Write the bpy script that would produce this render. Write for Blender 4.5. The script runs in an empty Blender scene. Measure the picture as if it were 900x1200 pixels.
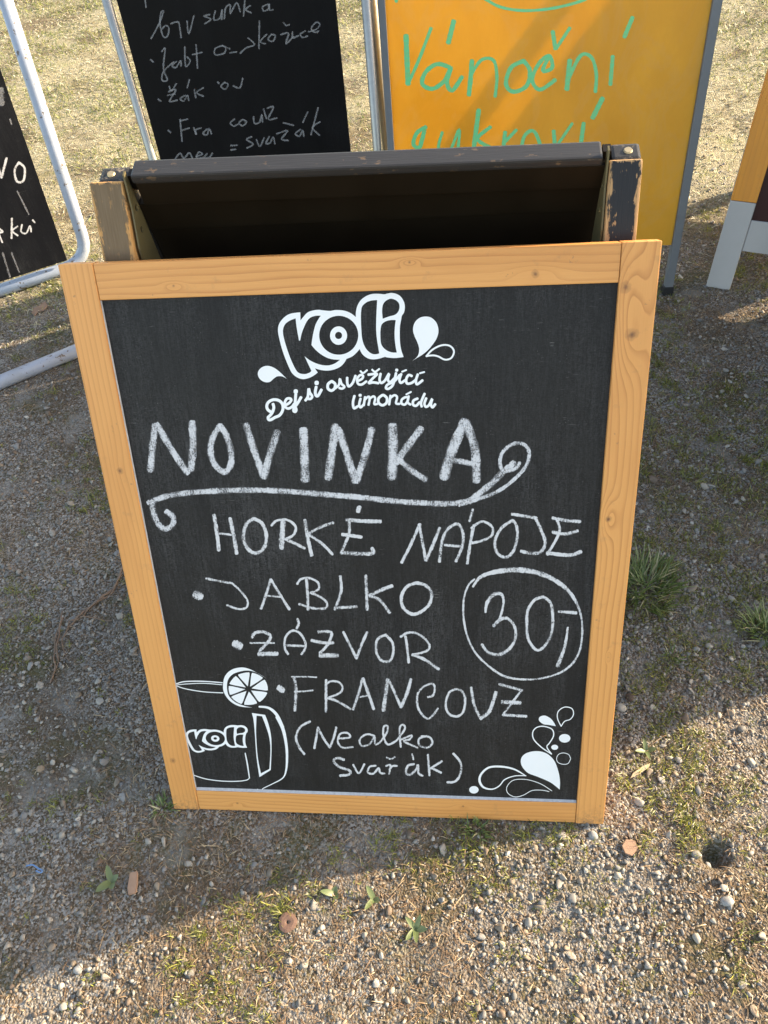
import bpy, bmesh, math, random
import numpy as np
from mathutils import Matrix, Vector
from mathutils.geometry import tessellate_polygon

random.seed(7)
rng = np.random.default_rng(11)
R_ = math.radians
scene = bpy.context.scene
col = scene.collection

# ------------------------------------------------------------------ camera
FPX = 876.0                                     # focal length in pixels of the 900 x 1200 photograph
CAM = Vector((0.47501321, -0.3904441, 1.24485118))
CR = Matrix(((0.99506298, -0.00476833, -0.09913085),
             (0.05960365, -0.76993798, 0.63532898),
             (-0.07935406, -0.63810091, -0.76585257)))     # columns: image right, image down, forward
cam_d = bpy.data.cameras.new("camera")
cam_o = bpy.data.objects.new("camera", cam_d)
col.objects.link(cam_o)
cx, cy, cz = CR.col[0].normalized(), CR.col[1].normalized(), CR.col[2].normalized()
mw = Matrix(((cx.x, -cy.x, -cz.x), (cx.y, -cy.y, -cz.y), (cx.z, -cy.z, -cz.z))).to_4x4()
mw.translation = CAM
cam_o.matrix_world = mw
cam_d.sensor_fit = 'VERTICAL'
cam_d.sensor_height = 36.0
cam_d.lens = 36.0 * FPX / 1200.0
cam_d.clip_start = 0.02
cam_d.clip_end = 2000.0
scene.camera = cam_o

# ------------------------------------------------------------------ sky and sun
SUN_AZ, SUN_EL = 23.0, 21.0                     # degrees from +X towards +Y, degrees above the ground
world = bpy.data.worlds.new("World")
scene.world = world
world.use_nodes = True
wn = world.node_tree
sky = wn.nodes.new('ShaderNodeTexSky')
sky.sky_type = 'NISHITA'
sky.sun_disc = False
sky.sun_elevation = R_(SUN_EL)
sky.sun_rotation = R_(90.0 - SUN_AZ)
sky.air_density = 1.0
sky.dust_density = 1.6
sky.ozone_density = 1.0
wn.links.new(sky.outputs[0], wn.nodes['Background'].inputs[0])
wn.nodes['Background'].inputs[1].default_value = 0.15
sun_d = bpy.data.lights.new("sun", 'SUN')
sun_d.energy = 3.5
sun_d.angle = R_(0.53)
sun_d.color = (1.0, 0.925, 0.80)
sun_o = bpy.data.objects.new("sun", sun_d)
col.objects.link(sun_o)
sd = Vector((math.cos(R_(SUN_AZ)) * math.cos(R_(SUN_EL)), math.sin(R_(SUN_AZ)) * math.cos(R_(SUN_EL)), math.sin(R_(SUN_EL))))
sun_o.rotation_euler = sd.to_track_quat('Z', 'Y').to_euler()
sun_o.location = sd * 20
scene.view_settings.view_transform = 'Standard'
scene.view_settings.look = 'None'
scene.view_settings.exposure = 2.03
scene.view_settings.gamma = 1.0
scene.view_settings.use_white_balance = True       # the phone balanced for the open shade
scene.view_settings.white_balance_temperature = 8300
scene.view_settings.white_balance_tint = 12
scene.cycles.max_bounces = 8
scene.cycles.transparent_max_bounces = 16

# ------------------------------------------------------------------ helpers
def ray(px, py):
    return CR @ Vector(((px - 450) / FPX, (py - 600) / FPX, 1.0))

def G(px, py, z=0.0):
    d = ray(px, py)
    return CAM + d * ((z - CAM.z) / d.z)

class Frame:
    """a board's own plane: u along its foot, v up the slope, n towards its readers"""
    def __init__(s, o, yaw, lean):
        a, l = R_(yaw), R_(lean)
        s.o = Vector(o)
        s.u = Vector((math.cos(a), math.sin(a), 0))
        bk = Vector((-math.sin(a), math.cos(a), 0))
        s.v = Vector((0, 0, 1)) * math.cos(l) + bk * math.sin(l)
        s.n = s.u.cross(s.v)
        s.M = Matrix(((s.u.x, s.v.x, s.n.x, s.o.x), (s.u.y, s.v.y, s.n.y, s.o.y), (s.u.z, s.v.z, s.n.z, s.o.z), (0, 0, 0, 1)))
    def uv(s, px, py, w=0.0):
        d = ray(px, py)
        o = s.o + s.n * w
        t = ((o - CAM).dot(s.n)) / d.dot(s.n)
        X = CAM + d * t - o
        return (X.dot(s.u), X.dot(s.v))

WM = {}                                          # world matrices of what has been built

def tag(o, label=None, cat=None, group=None, kind=None):
    if label: o['label'] = label
    if cat: o['category'] = cat
    if group: o['group'] = group
    if kind: o['kind'] = kind
    return o

def root(name, loc, yaw, label, cat, group=None):
    o = bpy.data.objects.new(name, None)
    o.empty_display_size = 0.05
    col.objects.link(o)
    M = Matrix.Translation(Vector(loc)) @ Matrix.Rotation(R_(yaw), 4, 'Z')
    o.matrix_world = M
    WM[o] = M
    return tag(o, label, cat, group)

def place(o, M, parent=None):
    col.objects.link(o)
    WM[o] = M
    if parent:
        o.parent = parent
        o.matrix_local = WM[parent].inverted() @ M
    else:
        o.matrix_world = M
    return o

def from_bm(name, bm, mat, M, parent=None, smooth=False):
    me = bpy.data.meshes.new(name)
    bm.normal_update()
    bm.to_mesh(me)
    bm.free()
    if mat: me.materials.append(mat)
    if smooth:
        for p in me.polygons: p.use_smooth = True
    return place(bpy.data.objects.new(name, me), M, parent)

def box(name, fr, a, b, mat, parent, bevel=0.0015, grain='y', label=None, seg=2):
    """box between two corners given in a frame; its own long grain axis is local Y"""
    M = fr.M if isinstance(fr, Frame) else fr
    c = [(a[i] + b[i]) / 2 for i in range(3)]
    s = [abs(b[i] - a[i]) for i in range(3)]
    Ml = M @ Matrix.Translation(c)
    if grain == 'x':
        Ml = Ml @ Matrix.Rotation(-math.pi / 2, 4, 'Z')
        s = [s[1], s[0], s[2]]
    bm = bmesh.new()
    bmesh.ops.create_cube(bm, size=1)
    for v in bm.verts: v.co = Vector((v.co.x * s[0], v.co.y * s[1], v.co.z * s[2]))
    if bevel: bmesh.ops.bevel(bm, geom=bm.edges[:], offset=min(bevel, min(s) * 0.4), segments=seg, affect='EDGES', profile=0.6)
    o = from_bm(name, bm, mat, Ml, parent)
    if label: o['label'] = label
    return o

def tube_bm(pts, rad, n=14, closed=False, bm=None, cap=True):
    """pipe along a list of points; rad may be a list"""
    bm = bm or bmesh.new()
    pts = [Vector(p) for p in pts]
    N = len(pts)
    rads = rad if isinstance(rad, (list, tuple)) else [rad] * N
    t0 = (pts[1] - pts[0]).normalized()
    nrm = t0.orthogonal().normalized()
    rings = []
    for i, p in enumerate(pts):
        t = ((pts[min(i + 1, N - 1)] - p).normalized() + (p - pts[max(i - 1, 0)]).normalized())
        t = t.normalized() if t.length > 1e-9 else t0
        nrm = (nrm - t * nrm.dot(t)).normalized()
        bn = t.cross(nrm)
        rings.append([bm.verts.new(p + (nrm * math.cos(2 * math.pi * k / n) + bn * math.sin(2 * math.pi * k / n)) * rads[i]) for k in range(n)])
    for i in range(N - 1):
        for k in range(n):
            bm.faces.new((rings[i][k], rings[i][(k + 1) % n], rings[i + 1][(k + 1) % n], rings[i + 1][k]))
    if cap:
        bm.faces.new(rings[0][::-1])
        bm.faces.new(rings[-1])
    return bm

def rounded(pts, r, seg=6):
    """polyline with its inner corners rounded"""
    pts = [Vector(p) for p in pts]
    out = [pts[0]]
    for i in range(1, len(pts) - 1):
        a = (pts[i - 1] - pts[i]).normalized(); b = (pts[i + 1] - pts[i]).normalized()
        p0 = pts[i] + a * r; p2 = pts[i] + b * r
        for k in range(seg + 1):
            t = k / seg
            out.append(p0 * (1 - t) ** 2 + pts[i] * 2 * t * (1 - t) + p2 * t * t)
    out.append(pts[-1])
    return out

# ------------------------------------------------------------------ materials
class NT:
    def __init__(s, name):
        s.m = bpy.data.materials.new(name); s.m.use_nodes = True
        s.t = s.m.node_tree; s.t.nodes.clear()
        s.out = s.t.nodes.new('ShaderNodeOutputMaterial')
    def n(s, typ, **kw):
        nd = s.t.nodes.new('ShaderNode' + typ)
        for k, v in kw.items():
            if k in nd.bl_rna.properties and k not in ('inputs',): setattr(nd, k, v)
        return nd
    def set(s, nd, key, v):
        if hasattr(v, 'links') or isinstance(v, bpy.types.NodeSocket): s.t.links.new(v, nd.inputs[key])
        else: nd.inputs[key].default_value = v
    def math(s, op, a, b=None, c=None, clamp=False):
        nd = s.n('Math', operation=op); nd.use_clamp = clamp
        s.set(nd, 0, a)
        if b is not None: s.set(nd, 1, b)
        if c is not None: s.set(nd, 2, c)
        return nd.outputs[0]
    def noise(s, vec, scale, detail=4, rough=0.55, dist=0.0, out='Fac'):
        nd = s.n('TexNoise'); s.set(nd, 'Vector', vec)
        s.set(nd, 'Scale', scale); s.set(nd, 'Detail', detail); s.set(nd, 'Roughness', rough); s.set(nd, 'Distortion', dist)
        return nd.outputs[out]
    def vor(s, vec, scale, feature='F1', out='Distance', rnd=1.0):
        nd = s.n('TexVoronoi', feature=feature); s.set(nd, 'Vector', vec); s.set(nd, 'Scale', scale); s.set(nd, 'Randomness', rnd)
        return nd.outputs[out]
    def ramp(s, fac, stops, interp='LINEAR'):
        nd = s.n('ValToRGB'); cr = nd.color_ramp; cr.interpolation = interp
        while len(cr.elements) < len(stops): cr.elements.new(0.5)
        for e, (p, c) in zip(cr.elements, stops):
            e.position = p
            e.color = (c, c, c, 1) if isinstance(c, (int, float)) else (*c, 1)
        s.set(nd, 0, fac)
        return nd.outputs[0]
    def mix(s, f, a, b, mode='MIX'):
        nd = s.n('Mix', data_type='RGBA', blend_type=mode)
        s.set(nd, 0, f)
        for k, v in ((6, a), (7, b)):
            if isinstance(v, tuple) and len(v) == 3: v = (*v, 1)
            s.set(nd, k, v)
        return nd.outputs[2]
    def obj(s): return s.n('TexCoord').outputs['Object']
    def scaled(s, vec, sc):
        nd = s.n('Mapping'); s.set(nd, 0, vec); nd.inputs['Scale'].default_value = sc
        return nd.outputs[0]
    def xyz(s, vec):
        nd = s.n('SeparateXYZ'); s.set(nd, 0, vec); return nd.outputs
    def bump(s, h, strength=0.3, dist=0.001):
        nd = s.n('Bump'); s.set(nd, 'Height', h); s.set(nd, 'Strength', strength); s.set(nd, 'Distance', dist)
        return nd.outputs[0]
    def pbr(s, color, rough=0.6, normal=None, metal=0.0, spec=0.5, coat=0.0):
        nd = s.n('BsdfPrincipled')
        if isinstance(color, tuple) and len(color) == 3: color = (*color, 1)
        s.set(nd, 'Base Color', color); s.set(nd, 'Roughness', rough); s.set(nd, 'Metallic', metal)
        s.set(nd, 'Specular IOR Level', spec); s.set(nd, 'Coat Weight', coat)
        if normal is not None: s.set(nd, 'Normal', normal)
        s.t.links.new(nd.outputs[0], s.out.inputs[0])
        return nd

def sm(x, lo, hi): return (lo, hi)

def pine(name, seed, knots=(), period=0.0075, wander=0.6, base=(0.75, 0.347, 0.108), dark=(0.37, 0.118, 0.030), foot=None):
    """pine: growth lines run along local Y and wrap round the knots"""
    t = NT(name)
    o = t.obj(); x, y, z = t.xyz(o)
    off = t.n('Mapping'); t.set(off, 0, o); off.inputs['Location'].default_value = (seed * 3.1, seed * 1.7, seed)
    v = off.outputs[0]
    f = t.math('DIVIDE', x, period)
    f = t.math('ADD', f, t.math('MULTIPLY', t.math('SUBTRACT', t.noise(t.scaled(v, (9, 1.6, 9)), 1.0, 3), 0.5), wander * 9))
    f = t.math('ADD', f, t.math('MULTIPLY', t.math('SUBTRACT', t.noise(t.scaled(v, (60, 9, 60)), 1.0, 2), 0.5), 0.5))
    knotmask = None
    for (kx, ky, kr, amp) in knots:
        dx = t.math('DIVIDE', t.math('SUBTRACT', x, kx), kr * 2.1)
        dy = t.math('DIVIDE', t.math('SUBTRACT', y, ky), kr * 5.5)
        d2 = t.math('ADD', t.math('MULTIPLY', dx, dx), t.math('MULTIPLY', dy, dy))
        f = t.math('ADD', f, t.math('MULTIPLY', t.math('POWER', 2.718, t.math('MULTIPLY', d2, -1.0)), amp))
        ex = t.math('DIVIDE', t.math('SUBTRACT', x, kx), kr)
        ey = t.math('DIVIDE', t.math('SUBTRACT', y, ky), kr)
        e = t.math('SQRT', t.math('ADD', t.math('MULTIPLY', ex, ex), t.math('MULTIPLY', ey, ey)))
        e = t.math('ADD', e, t.math('MULTIPLY', t.math('SUBTRACT', t.noise(v, 120, 2), 0.5), 0.9))
        km = t.ramp(e, [(0.0, 0.95), (0.25, 0.7), (0.5, 0.34), (0.8, 0.22), (1.0, 0.0)])
        knotmask = km if knotmask is None else t.math('MAXIMUM', knotmask, km)
    fr = t.math('FRACT', f)
    line = t.ramp(fr, [(0.0, 0.0), (0.55, 0.12), (0.86, 0.75), (0.93, 1.0), (1.0, 0.0)])
    fib = t.noise(t.scaled(v, (900, 22, 900)), 1.0, 3)
    broad = t.noise(t.scaled(v, (14, 2.5, 14)), 1.0, 3)
    lv = t.ramp(t.noise(t.scaled(v, (30, 3, 30)), 1.0, 2), [(0.3, 0.15), (0.7, 0.66)])
    c = t.mix(t.math('MULTIPLY', line, lv), base, dark)
    c = t.mix(t.math('MULTIPLY', fib, 0.30), c, (0.50, 0.20, 0.052))
    c = t.mix(t.ramp(broad, [(0.45, 0.0), (0.75, 0.45)]), c, (0.44, 0.155, 0.036))
    if knotmask is not None: c = t.mix(knotmask, c, (0.16, 0.065, 0.03))
    grime = t.noise(v, 28, 5, 0.7)
    c = t.mix(t.ramp(grime, [(0.60, 0.0), (0.74, 0.30)]), c, (0.27, 0.15, 0.075))
    if foot is not None:
        low = t.math('DIVIDE', t.math('SUBTRACT', t.math('ADD', foot, 0.05), y), 0.05, clamp=True)
        c = t.mix(t.math('MULTIPLY', t.math('MULTIPLY', low, low), t.ramp(t.noise(v, 130, 4, 0.7), [(0.42, 0.0), (0.62, 0.75)])), c, (0.12, 0.085, 0.06))
    nick = t.ramp(t.math('MULTIPLY', t.noise(t.scaled(v, (70, 30, 70)), 1.0, 2), t.noise(v, 220, 2)), [(0.44, 0.0), (0.47, 0.5)])
    c = t.mix(nick, c, (0.30, 0.16, 0.08))
    h = t.math('ADD', t.math('MULTIPLY', line, -0.6), t.math('MULTIPLY', fib, 0.5))
    h = t.math('SUBTRACT', h, t.math('MULTIPLY', nick, 2.0))
    t.pbr(c, t.ramp(fib, [(0.2, 0.38), (0.8, 0.55)]), t.bump(h, 0.35, 0.0006), spec=0.45)
    return t.m

def chalkboard(name, dust=1.0, seed=0.0, col0=(0.012, 0.0125, 0.0145), rough=0.5, spec=0.30):
    t = NT(name); o = t.obj()
    mp = t.n('Mapping'); t.set(mp, 0, o); mp.inputs['Location'].default_value = (seed, seed * 2, 0)
    v = mp.outputs[0]
    weave = t.noise(t.scaled(v, (260, 900, 200)), 1.0, 2)
    weave2 = t.noise(t.scaled(v, (1100, 180, 200)), 1.0, 2)
    smear = t.noise(t.scaled(v, (16, 3.0, 10)), 1.0, 5, 0.62, 0.5)
    cloud = t.noise(v, 5.0, 4, 0.6, 0.4)
    scr = t.noise(t.scaled(v, (70, 1500, 100)), 1.0, 1)
    scr = t.ramp(scr, [(0.735, 0.0), (0.79, 1.0)])
    scrm = t.ramp(t.noise(v, 14, 3), [(0.50, 0.0), (0.68, 1.0)])
    speck = t.ramp(t.vor(v, 240), [(0.0, 1.0), (0.085, 0.5), (0.11, 0.0)])
    speck = t.math('MULTIPLY', speck, t.ramp(t.noise(v, 45, 2), [(0.55, 0.0), (0.62, 1.0)]))
    d = t.math('ADD', 0.13, t.math('MULTIPLY', t.ramp(smear, [(0.38, 0.0), (0.74, 1.0)]), t.ramp(cloud, [(0.34, 0.1), (0.66, 1.0)])))
    g3 = t.noise(t.scaled(v, (420, 26, 200)), 1.0, 3, 0.6)
    g4 = t.noise(v, 700, 2, 0.7)
    grain = t.math('ADD', t.math('MULTIPLY', t.math('ADD', weave, weave2), 0.25), t.math('MULTIPLY', t.math('ADD', g3, g4), 0.25))
    gsh = t.ramp(grain, [(0.44, 0.0), (0.62, 1.0)])
    c = t.mix(t.math('MULTIPLY', t.math('MULTIPLY', d, gsh), 0.135 * dust), col0, (0.60, 0.60, 0.61))
    c = t.mix(t.math('MULTIPLY', t.math('MULTIPLY', scr, scrm), 0.42 * dust), c, (0.6, 0.58, 0.55))
    c = t.mix(t.math('MULTIPLY', speck, 0.30 * dust), c, (0.6, 0.58, 0.55))
    rg = t.ramp(cloud, [(0.3, rough - 0.06), (0.7, rough + 0.12)])
    t.pbr(c, rg, t.bump(grain, 0.18, 0.0004), spec=spec)
    return t.m

def chalk(name, opacity=1.0, color=(0.60, 0.605, 0.625), grainy=1.0):
    t = NT(name); o = t.obj()
    e = t.n('Attribute', attribute_name='edge').outputs['Fac']
    n1 = t.noise(t.scaled(o, (1, 1, 0.2)), 620, 3, 0.7)
    n2 = t.noise(t.scaled(o, (700, 150, 100)), 1.0, 2)
    n3 = t.noise(o, 45, 3)
    g = t.math('ADD', t.math('MULTIPLY', n1, 0.68), t.math('MULTIPLY', n2, 0.32))
    g = t.math('ADD', g, t.math('MULTIPLY', t.math('SUBTRACT', n3, 0.5), 0.55))
    th = t.math('ADD', t.math('MULTIPLY', t.math('POWER', e, 2.2), 0.22), 0.375 - 0.10 * (1 - grainy))
    a = t.math('DIVIDE', t.math('SUBTRACT', g, th), 0.15, clamp=True)
    a = t.math('MULTIPLY', t.math('ADD', t.math('MULTIPLY', a, 0.80), 0.19), opacity)
    a = t.math('MULTIPLY', a, t.math('SUBTRACT', 1.0, t.math('POWER', e, 16.0)))
    tr = t.n('BsdfTransparent'); df = t.n('BsdfDiffuse'); t.set(df, 0, (*color, 1))
    mx = t.n('MixShader'); t.set(mx, 0, a); t.t.links.new(tr.outputs[0], mx.inputs[1]); t.t.links.new(df.outputs[0], mx.inputs[2])
    t.t.links.new(mx.outputs[0], t.out.inputs[0])
    return t.m

def plain(name, c, rough=0.6, metal=0.0, spec=0.5, var=0.25, scale=40, bump=0.1):
    t = NT(name); o = t.obj()
    n = t.noise(o, scale, 5, 0.65)
    dk = tuple(x * (1 - var) for x in c); lt = tuple(min(1, x * (1 + var * 0.6)) for x in c)
    t.pbr(t.mix(n, dk, lt), t.ramp(n, [(0.2, max(0, rough - 0.08)), (0.8, min(1, rough + 0.08))]), t.bump(n, bump, 0.001), metal, spec)
    return t.m

def worn_paint(name, hx, hy, paint=(0.012, 0.012, 0.014), wood=(0.34, 0.20, 0.095), wear=0.5, dusty=0.0, seed=1.0, spots=0.85):
    """old paint rubbed through to the wood along the piece's own edges"""
    t = NT(name); o = t.obj(); x, y, z = t.xyz(o)
    mp = t.n('Mapping'); t.set(mp, 0, o); mp.inputs['Location'].default_value = (seed, seed, seed)
    v = mp.outputs[0]
    ex = t.math('SUBTRACT', hx, t.math('ABSOLUTE', x)); ey = t.math('SUBTRACT', hy, t.math('ABSOLUTE', y))
    ed = t.math('MINIMUM', ex, ey)
    nz = t.noise(t.scaled(v, (260, 40, 260)), 1.0, 4, 0.65)
    nb = t.noise(v, 42, 4, 0.6)
    edge = t.math('ADD', t.math('DIVIDE', ed, 0.012), t.math('MULTIPLY', t.math('SUBTRACT', nz, 0.5), 1.6))
    edge = t.math('ADD', edge, t.math('MULTIPLY', t.math('SUBTRACT', nb, 0.5), 1.2))
    w = t.ramp(edge, [(0.0, 1.0), (0.18 * wear * 2, 1.0), (0.24 * wear * 2 + 0.04, 0.0)])
    patch = t.ramp(t.math('MULTIPLY', nz, t.noise(v, 60, 3)), [(0.345, 0.0), (0.37, 1.0)])
    w = t.math('MAXIMUM', w, t.math('MULTIPLY', patch, spots))
    grain = t.noise(t.scaled(v, (700, 25, 700)), 1.0, 3)
    pc = t.mix(t.ramp(grain, [(0.45, 0.0), (0.7, 0.5 + dusty * 0.4)]), paint, tuple(p * (1.5 + dusty * 3) for p in paint))
    pc = t.mix(t.math('MULTIPLY', t.math('ADD', 0.45, t.math('MULTIPLY', grain, 0.4)), dusty), pc, (0.23, 0.145, 0.068))
    wc = t.mix(grain, tuple(a * 0.6 for a in wood), tuple(min(1, a * 1.35) for a in wood))
    t.pbr(t.mix(w, pc, wc), t.ramp(w, [(0, 0.42), (1, 0.75)]), t.bump(t.math('SUBTRACT', grain, t.math('MULTIPLY', w, 1.2)), 0.35, 0.0008), spec=0.3)
    return t.m

M_print = plain('white_vinyl_print', (0.80, 0.82, 0.83), 0.45, var=0.05, bump=0.0)
M_chalk = chalk('thick_chalk')
M_chalk_thin = chalk('line_chalk', 1.0, (0.62, 0.62, 0.63), grainy=0.6)
M_chalk_faint = chalk('faded_chalk', 0.42, (0.42, 0.425, 0.44), grainy=0.3)
M_board = chalkboard('slate_black_board', 1.0, 0.0, (0.0065, 0.0062, 0.0066), 0.55)
M_board_far = chalkboard('plain_black_board', 0.15, 3.0, (0.0030, 0.0032, 0.0042), 0.5, 0.12)
M_board_left = chalkboard('matt_black_board', 0.5, 5.0, (0.005, 0.0055, 0.0075), 0.5, 0.15)

# ------------------------------------------------------------------ drawn marks
def catmull(pts, seg=6, closed=False):
    """smooth curve through the points; a point written twice in a row stays a corner"""
    P = [Vector((p[0], p[1], p[2] if len(p) > 2 else 0)) for p in pts]
    n = len(P)
    out = []
    rng_ = range(n) if closed else range(n - 1)
    for i in rng_:
        p1 = P[i]; p2 = P[(i + 1) % n]
        if (p1 - p2).length < 1e-6: continue
        p0 = P[(i - 1) % n] if (closed or i > 0) else p1
        p3 = P[(i + 2) % n] if (closed or i + 2 < n) else p2
        for k in range(seg):
            t = k / seg
            out.append(0.5 * ((2 * p1) + (-p0 + p2) * t + (2 * p0 - 5 * p1 + 4 * p2 - p3) * t * t + (-p0 + 3 * p1 - 3 * p2 + p3) * t ** 3))
    if not closed: out.append(P[-1])
    return out

LAY = [0]
def strokes(name, fr, w0, view, items, mat, parent, label=None, jitter=0.35, seg=6):
    """items: (width, [(x, y), ...]) in the co-ordinates of an enlarged view (x0, y0, zoom) of the photograph,
    projected on to the board's own plane; one mesh per word"""
    if not isinstance(view[0], (tuple, list)): items = [(view, it) for it in items]
    verts, faces, edge = [], [], []
    for (vx, vy, vk), (wd, pts) in items:
        P = [(vx + p[0] / vk, vy + p[1] / vk, (p[2] if len(p) > 2 else wd) / vk) for p in pts]
        if len(P) == 2:
            a, b = P
            P = [a, tuple(a[i] * 0.67 + b[i] * 0.33 for i in range(3)), tuple(a[i] * 0.33 + b[i] * 0.67 for i in range(3)), b]
        C = catmull(P, seg)
        LAY[0] = (LAY[0] + 1) % 30
        wz = w0 + 0.00025 + LAY[0] * 0.000012
        base = len(verts); N = len(C)
        # a little round at both ends
        d0 = (C[1] - C[0]); d0.z = 0; d0 = d0.normalized() if d0.length else Vector((1, 0, 0))
        d1 = (C[-1] - C[-2]); d1.z = 0; d1 = d1.normalized() if d1.length else Vector((1, 0, 0))
        s0, s1 = C[0].copy(), C[-1].copy()
        C2 = [s0 - d0 * s0.z * 0.42, s0 - d0 * s0.z * 0.25] + C + [s1 + d1 * s1.z * 0.25, s1 + d1 * s1.z * 0.42]
        sc = [0.45, 0.85] + [1.0] * N + [0.85, 0.45]
        N = len(C2)
        ph = random.random() * 9
        for i, p in enumerate(C2):
            a = C2[max(i - 1, 0)]; b = C2[min(i + 1, N - 1)]
            d = Vector((b.x - a.x, b.y - a.y, 0))
            d = d.normalized() if d.length > 1e-6 else Vector((1, 0, 0))
            nn = Vector((-d.y, d.x, 0))
            hw = p.z * 0.56 * sc[i] * (1 + jitter * 0.35 * math.sin(i * 1.7 + ph) * math.sin(i * 0.63 + ph * 2))
            for k, e in ((-1, 1.0), (-0.55, 0.4), (0, 0.05), (0.55, 0.4), (1, 1.0)):
                q = p + nn * hw * k
                u, v = fr.uv(q.x, q.y, w0)
                verts.append((u, v, wz + i * 2e-7))
                edge.append(1.0 if i in (0, N - 1) else e)
        for i in range(N - 1):
            for k in range(4):
                a = base + i * 5 + k
                faces.append((a, a + 1, a + 6, a + 5))
    me = bpy.data.meshes.new(name)
    me.from_pydata(verts, [], faces)
    at = me.attributes.new('edge', 'FLOAT', 'POINT')
    at.data.foreach_set('value', edge)
    me.materials.append(mat)
    o = place(bpy.data.objects.new(name, me), fr.M.copy(), parent)
    if label: o['label'] = label
    return o

def fills(name, fr, w0, polys, mat, parent, label=None, seg=5):
    """polys: list of (view, [outer, hole, ...]) with smooth closed outlines"""
    verts, faces = [], []
    for vi, (view, loops) in enumerate(polys):
        LL = []
        for lp in loops:
            c = catmull([(view[0] + p[0] / view[2], view[1] + p[1] / view[2]) for p in lp], seg, True)
            LL.append([Vector((*fr.uv(q.x, q.y, w0), 0)) for q in c])
        flat = [p for l in LL for p in l]
        tri = tessellate_polygon(LL)
        b = len(verts)
        verts += [(p.x, p.y, w0 + 0.0004) for p in flat]
        for f in tri:
            q = [flat[i] for i in f]
            ar = (q[1] - q[0]).cross(q[2] - q[0]).z
            faces.append(tuple(b + i for i in (f if ar > 0 else f[::-1])))
    me = bpy.data.meshes.new(name)
    me.from_pydata(verts, [], faces)
    me.materials.append(mat)
    o = place(bpy.data.objects.new(name, me), fr.M.copy(), parent)
    if label: o['label'] = label
    return o

def ell(cx_, cy_, rx, ry, n=12, a0=0.0):
    return [(cx_ + rx * math.cos(a0 + 2 * math.pi * k / n), cy_ + ry * math.sin(a0 + 2 * math.pi * k / n)) for k in range(n)]

# ------------------------------------------------------------------ the ground
hole = G(838, 1002)
def vnoise(x, y, s, seed):
    """smooth value noise on numpy arrays"""
    X = x * s; Y = y * s
    xi = np.floor(X).astype(np.int64); yi = np.floor(Y).astype(np.int64)
    fx = X - xi; fy = Y - yi
    fx = fx * fx * (3 - 2 * fx); fy = fy * fy * (3 - 2 * fy)
    def h(a, b):
        n = (a * 374761393 + b * 668265263 + seed * 974634777) & 0xffffffff
        n = ((n ^ (n >> 13)) * 1274126177) & 0xffffffff
        return ((n ^ (n >> 16)) & 0xffff) / 65535.0
    return (h(xi, yi) * (1 - fx) + h(xi + 1, yi) * fx) * (1 - fy) + (h(xi, yi + 1) * (1 - fx) + h(xi + 1, yi + 1) * fx) * fy

def height(x, y):
    near = 1.0 / (1.0 + ((x - 0.3) ** 2 + (y - 1) ** 2) / 400.0)
    z = (vnoise(x, y, 1.1, 1) - 0.5) * 0.012 + (vnoise(x, y, 6, 2) - 0.5) * 0.008 + (vnoise(x, y, 22, 3) - 0.5) * 0.005 + (vnoise(x, y, 70, 4) - 0.5) * 0.0025
    z = z * near
    d2 = ((x - hole.x) / 0.021) ** 2 + ((y - hole.y) / 0.017) ** 2
    d2 = d2 * (0.8 + 0.5 * vnoise(x, y, 50, 8))
    return z - 0.030 * np.exp(-d2 ** 1.6) + 0.004 * np.exp(-(np.sqrt(d2) - 1.9) ** 2 * 2)

def axis(lo, hi, step, far, grow):
    a = list(np.arange(lo, hi, step))
    s, v = step, a[-1]
    while v < far: s *= grow; v += s; a.append(v)
    s, v = step, a[0]; b = []
    while v > -far: s *= grow; v -= s; b.append(v)
    return np.array(b[::-1] + a)
ax = axis(-0.5, 1.5, 0.0095, 600, 1.075)
ay = axis(-0.5, 1.5, 0.0095, 600, 1.075)
gx, gy = np.meshgrid(ax, ay)
gz = height(gx, gy)
me = bpy.data.meshes.new('ground')
nx, ny = len(ax), len(ay)
co = np.stack([gx, gy, gz], -1).reshape(-1, 3)
idx = np.arange(nx * ny).reshape(ny, nx)
fa = np.stack([idx[:-1, :-1], idx[:-1, 1:], idx[1:, 1:], idx[1:, :-1]], -1).reshape(-1, 4)

def mesh_np(me, co, fa):
    k = fa.shape[1]
    me.vertices.add(len(co)); me.vertices.foreach_set('co', co.astype(np.float32).ravel())
    me.loops.add(fa.size); me.loops.foreach_set('vertex_index', fa.astype(np.int32).ravel())
    me.polygons.add(len(fa)); me.polygons.foreach_set('loop_start', np.arange(0, fa.size, k, dtype=np.int32))
    me.update(calc_edges=True)
mesh_np(me, co, fa)
me.polygons.foreach_set('use_smooth', np.ones(len(fa), bool))

t = NT('dirt_and_fine_grit')
pos = t.n('NewGeometry').outputs['Position']
X, Y, Z = t.xyz(pos)
grit = t.vor(pos, 250, out='Color'); gritd = t.vor(pos, 250)
grit2 = t.vor(pos, 420, out='Color')
patch = t.noise(pos, 3.2, 5, 0.62, 0.3)
patch2 = t.noise(pos, 9.0, 5, 0.65, 0.3)
fine = t.noise(pos, 260, 4, 0.7)
gr, gg, gb = t.xyz(grit)
hr, hg, hb = t.xyz(grit2)
soil = t.mix(t.ramp(fine, [(0.3, 0.0), (0.7, 1.0)]), (0.034, 0.024, 0.016), (0.200, 0.155, 0.112))
stone_c = t.ramp(gr, [(0.0, (0.13, 0.125, 0.12)), (0.35, (0.25, 0.24, 0.22)), (0.7, (0.36, 0.345, 0.32)), (1.0, (0.52, 0.49, 0.45))])
c = t.mix(t.math('MULTIPLY', t.ramp(gg, [(0.55, 0.0), (0.62, 1.0)]), t.ramp(patch2, [(0.40, 0.85), (0.66, 0.3)])), soil, stone_c)
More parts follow.
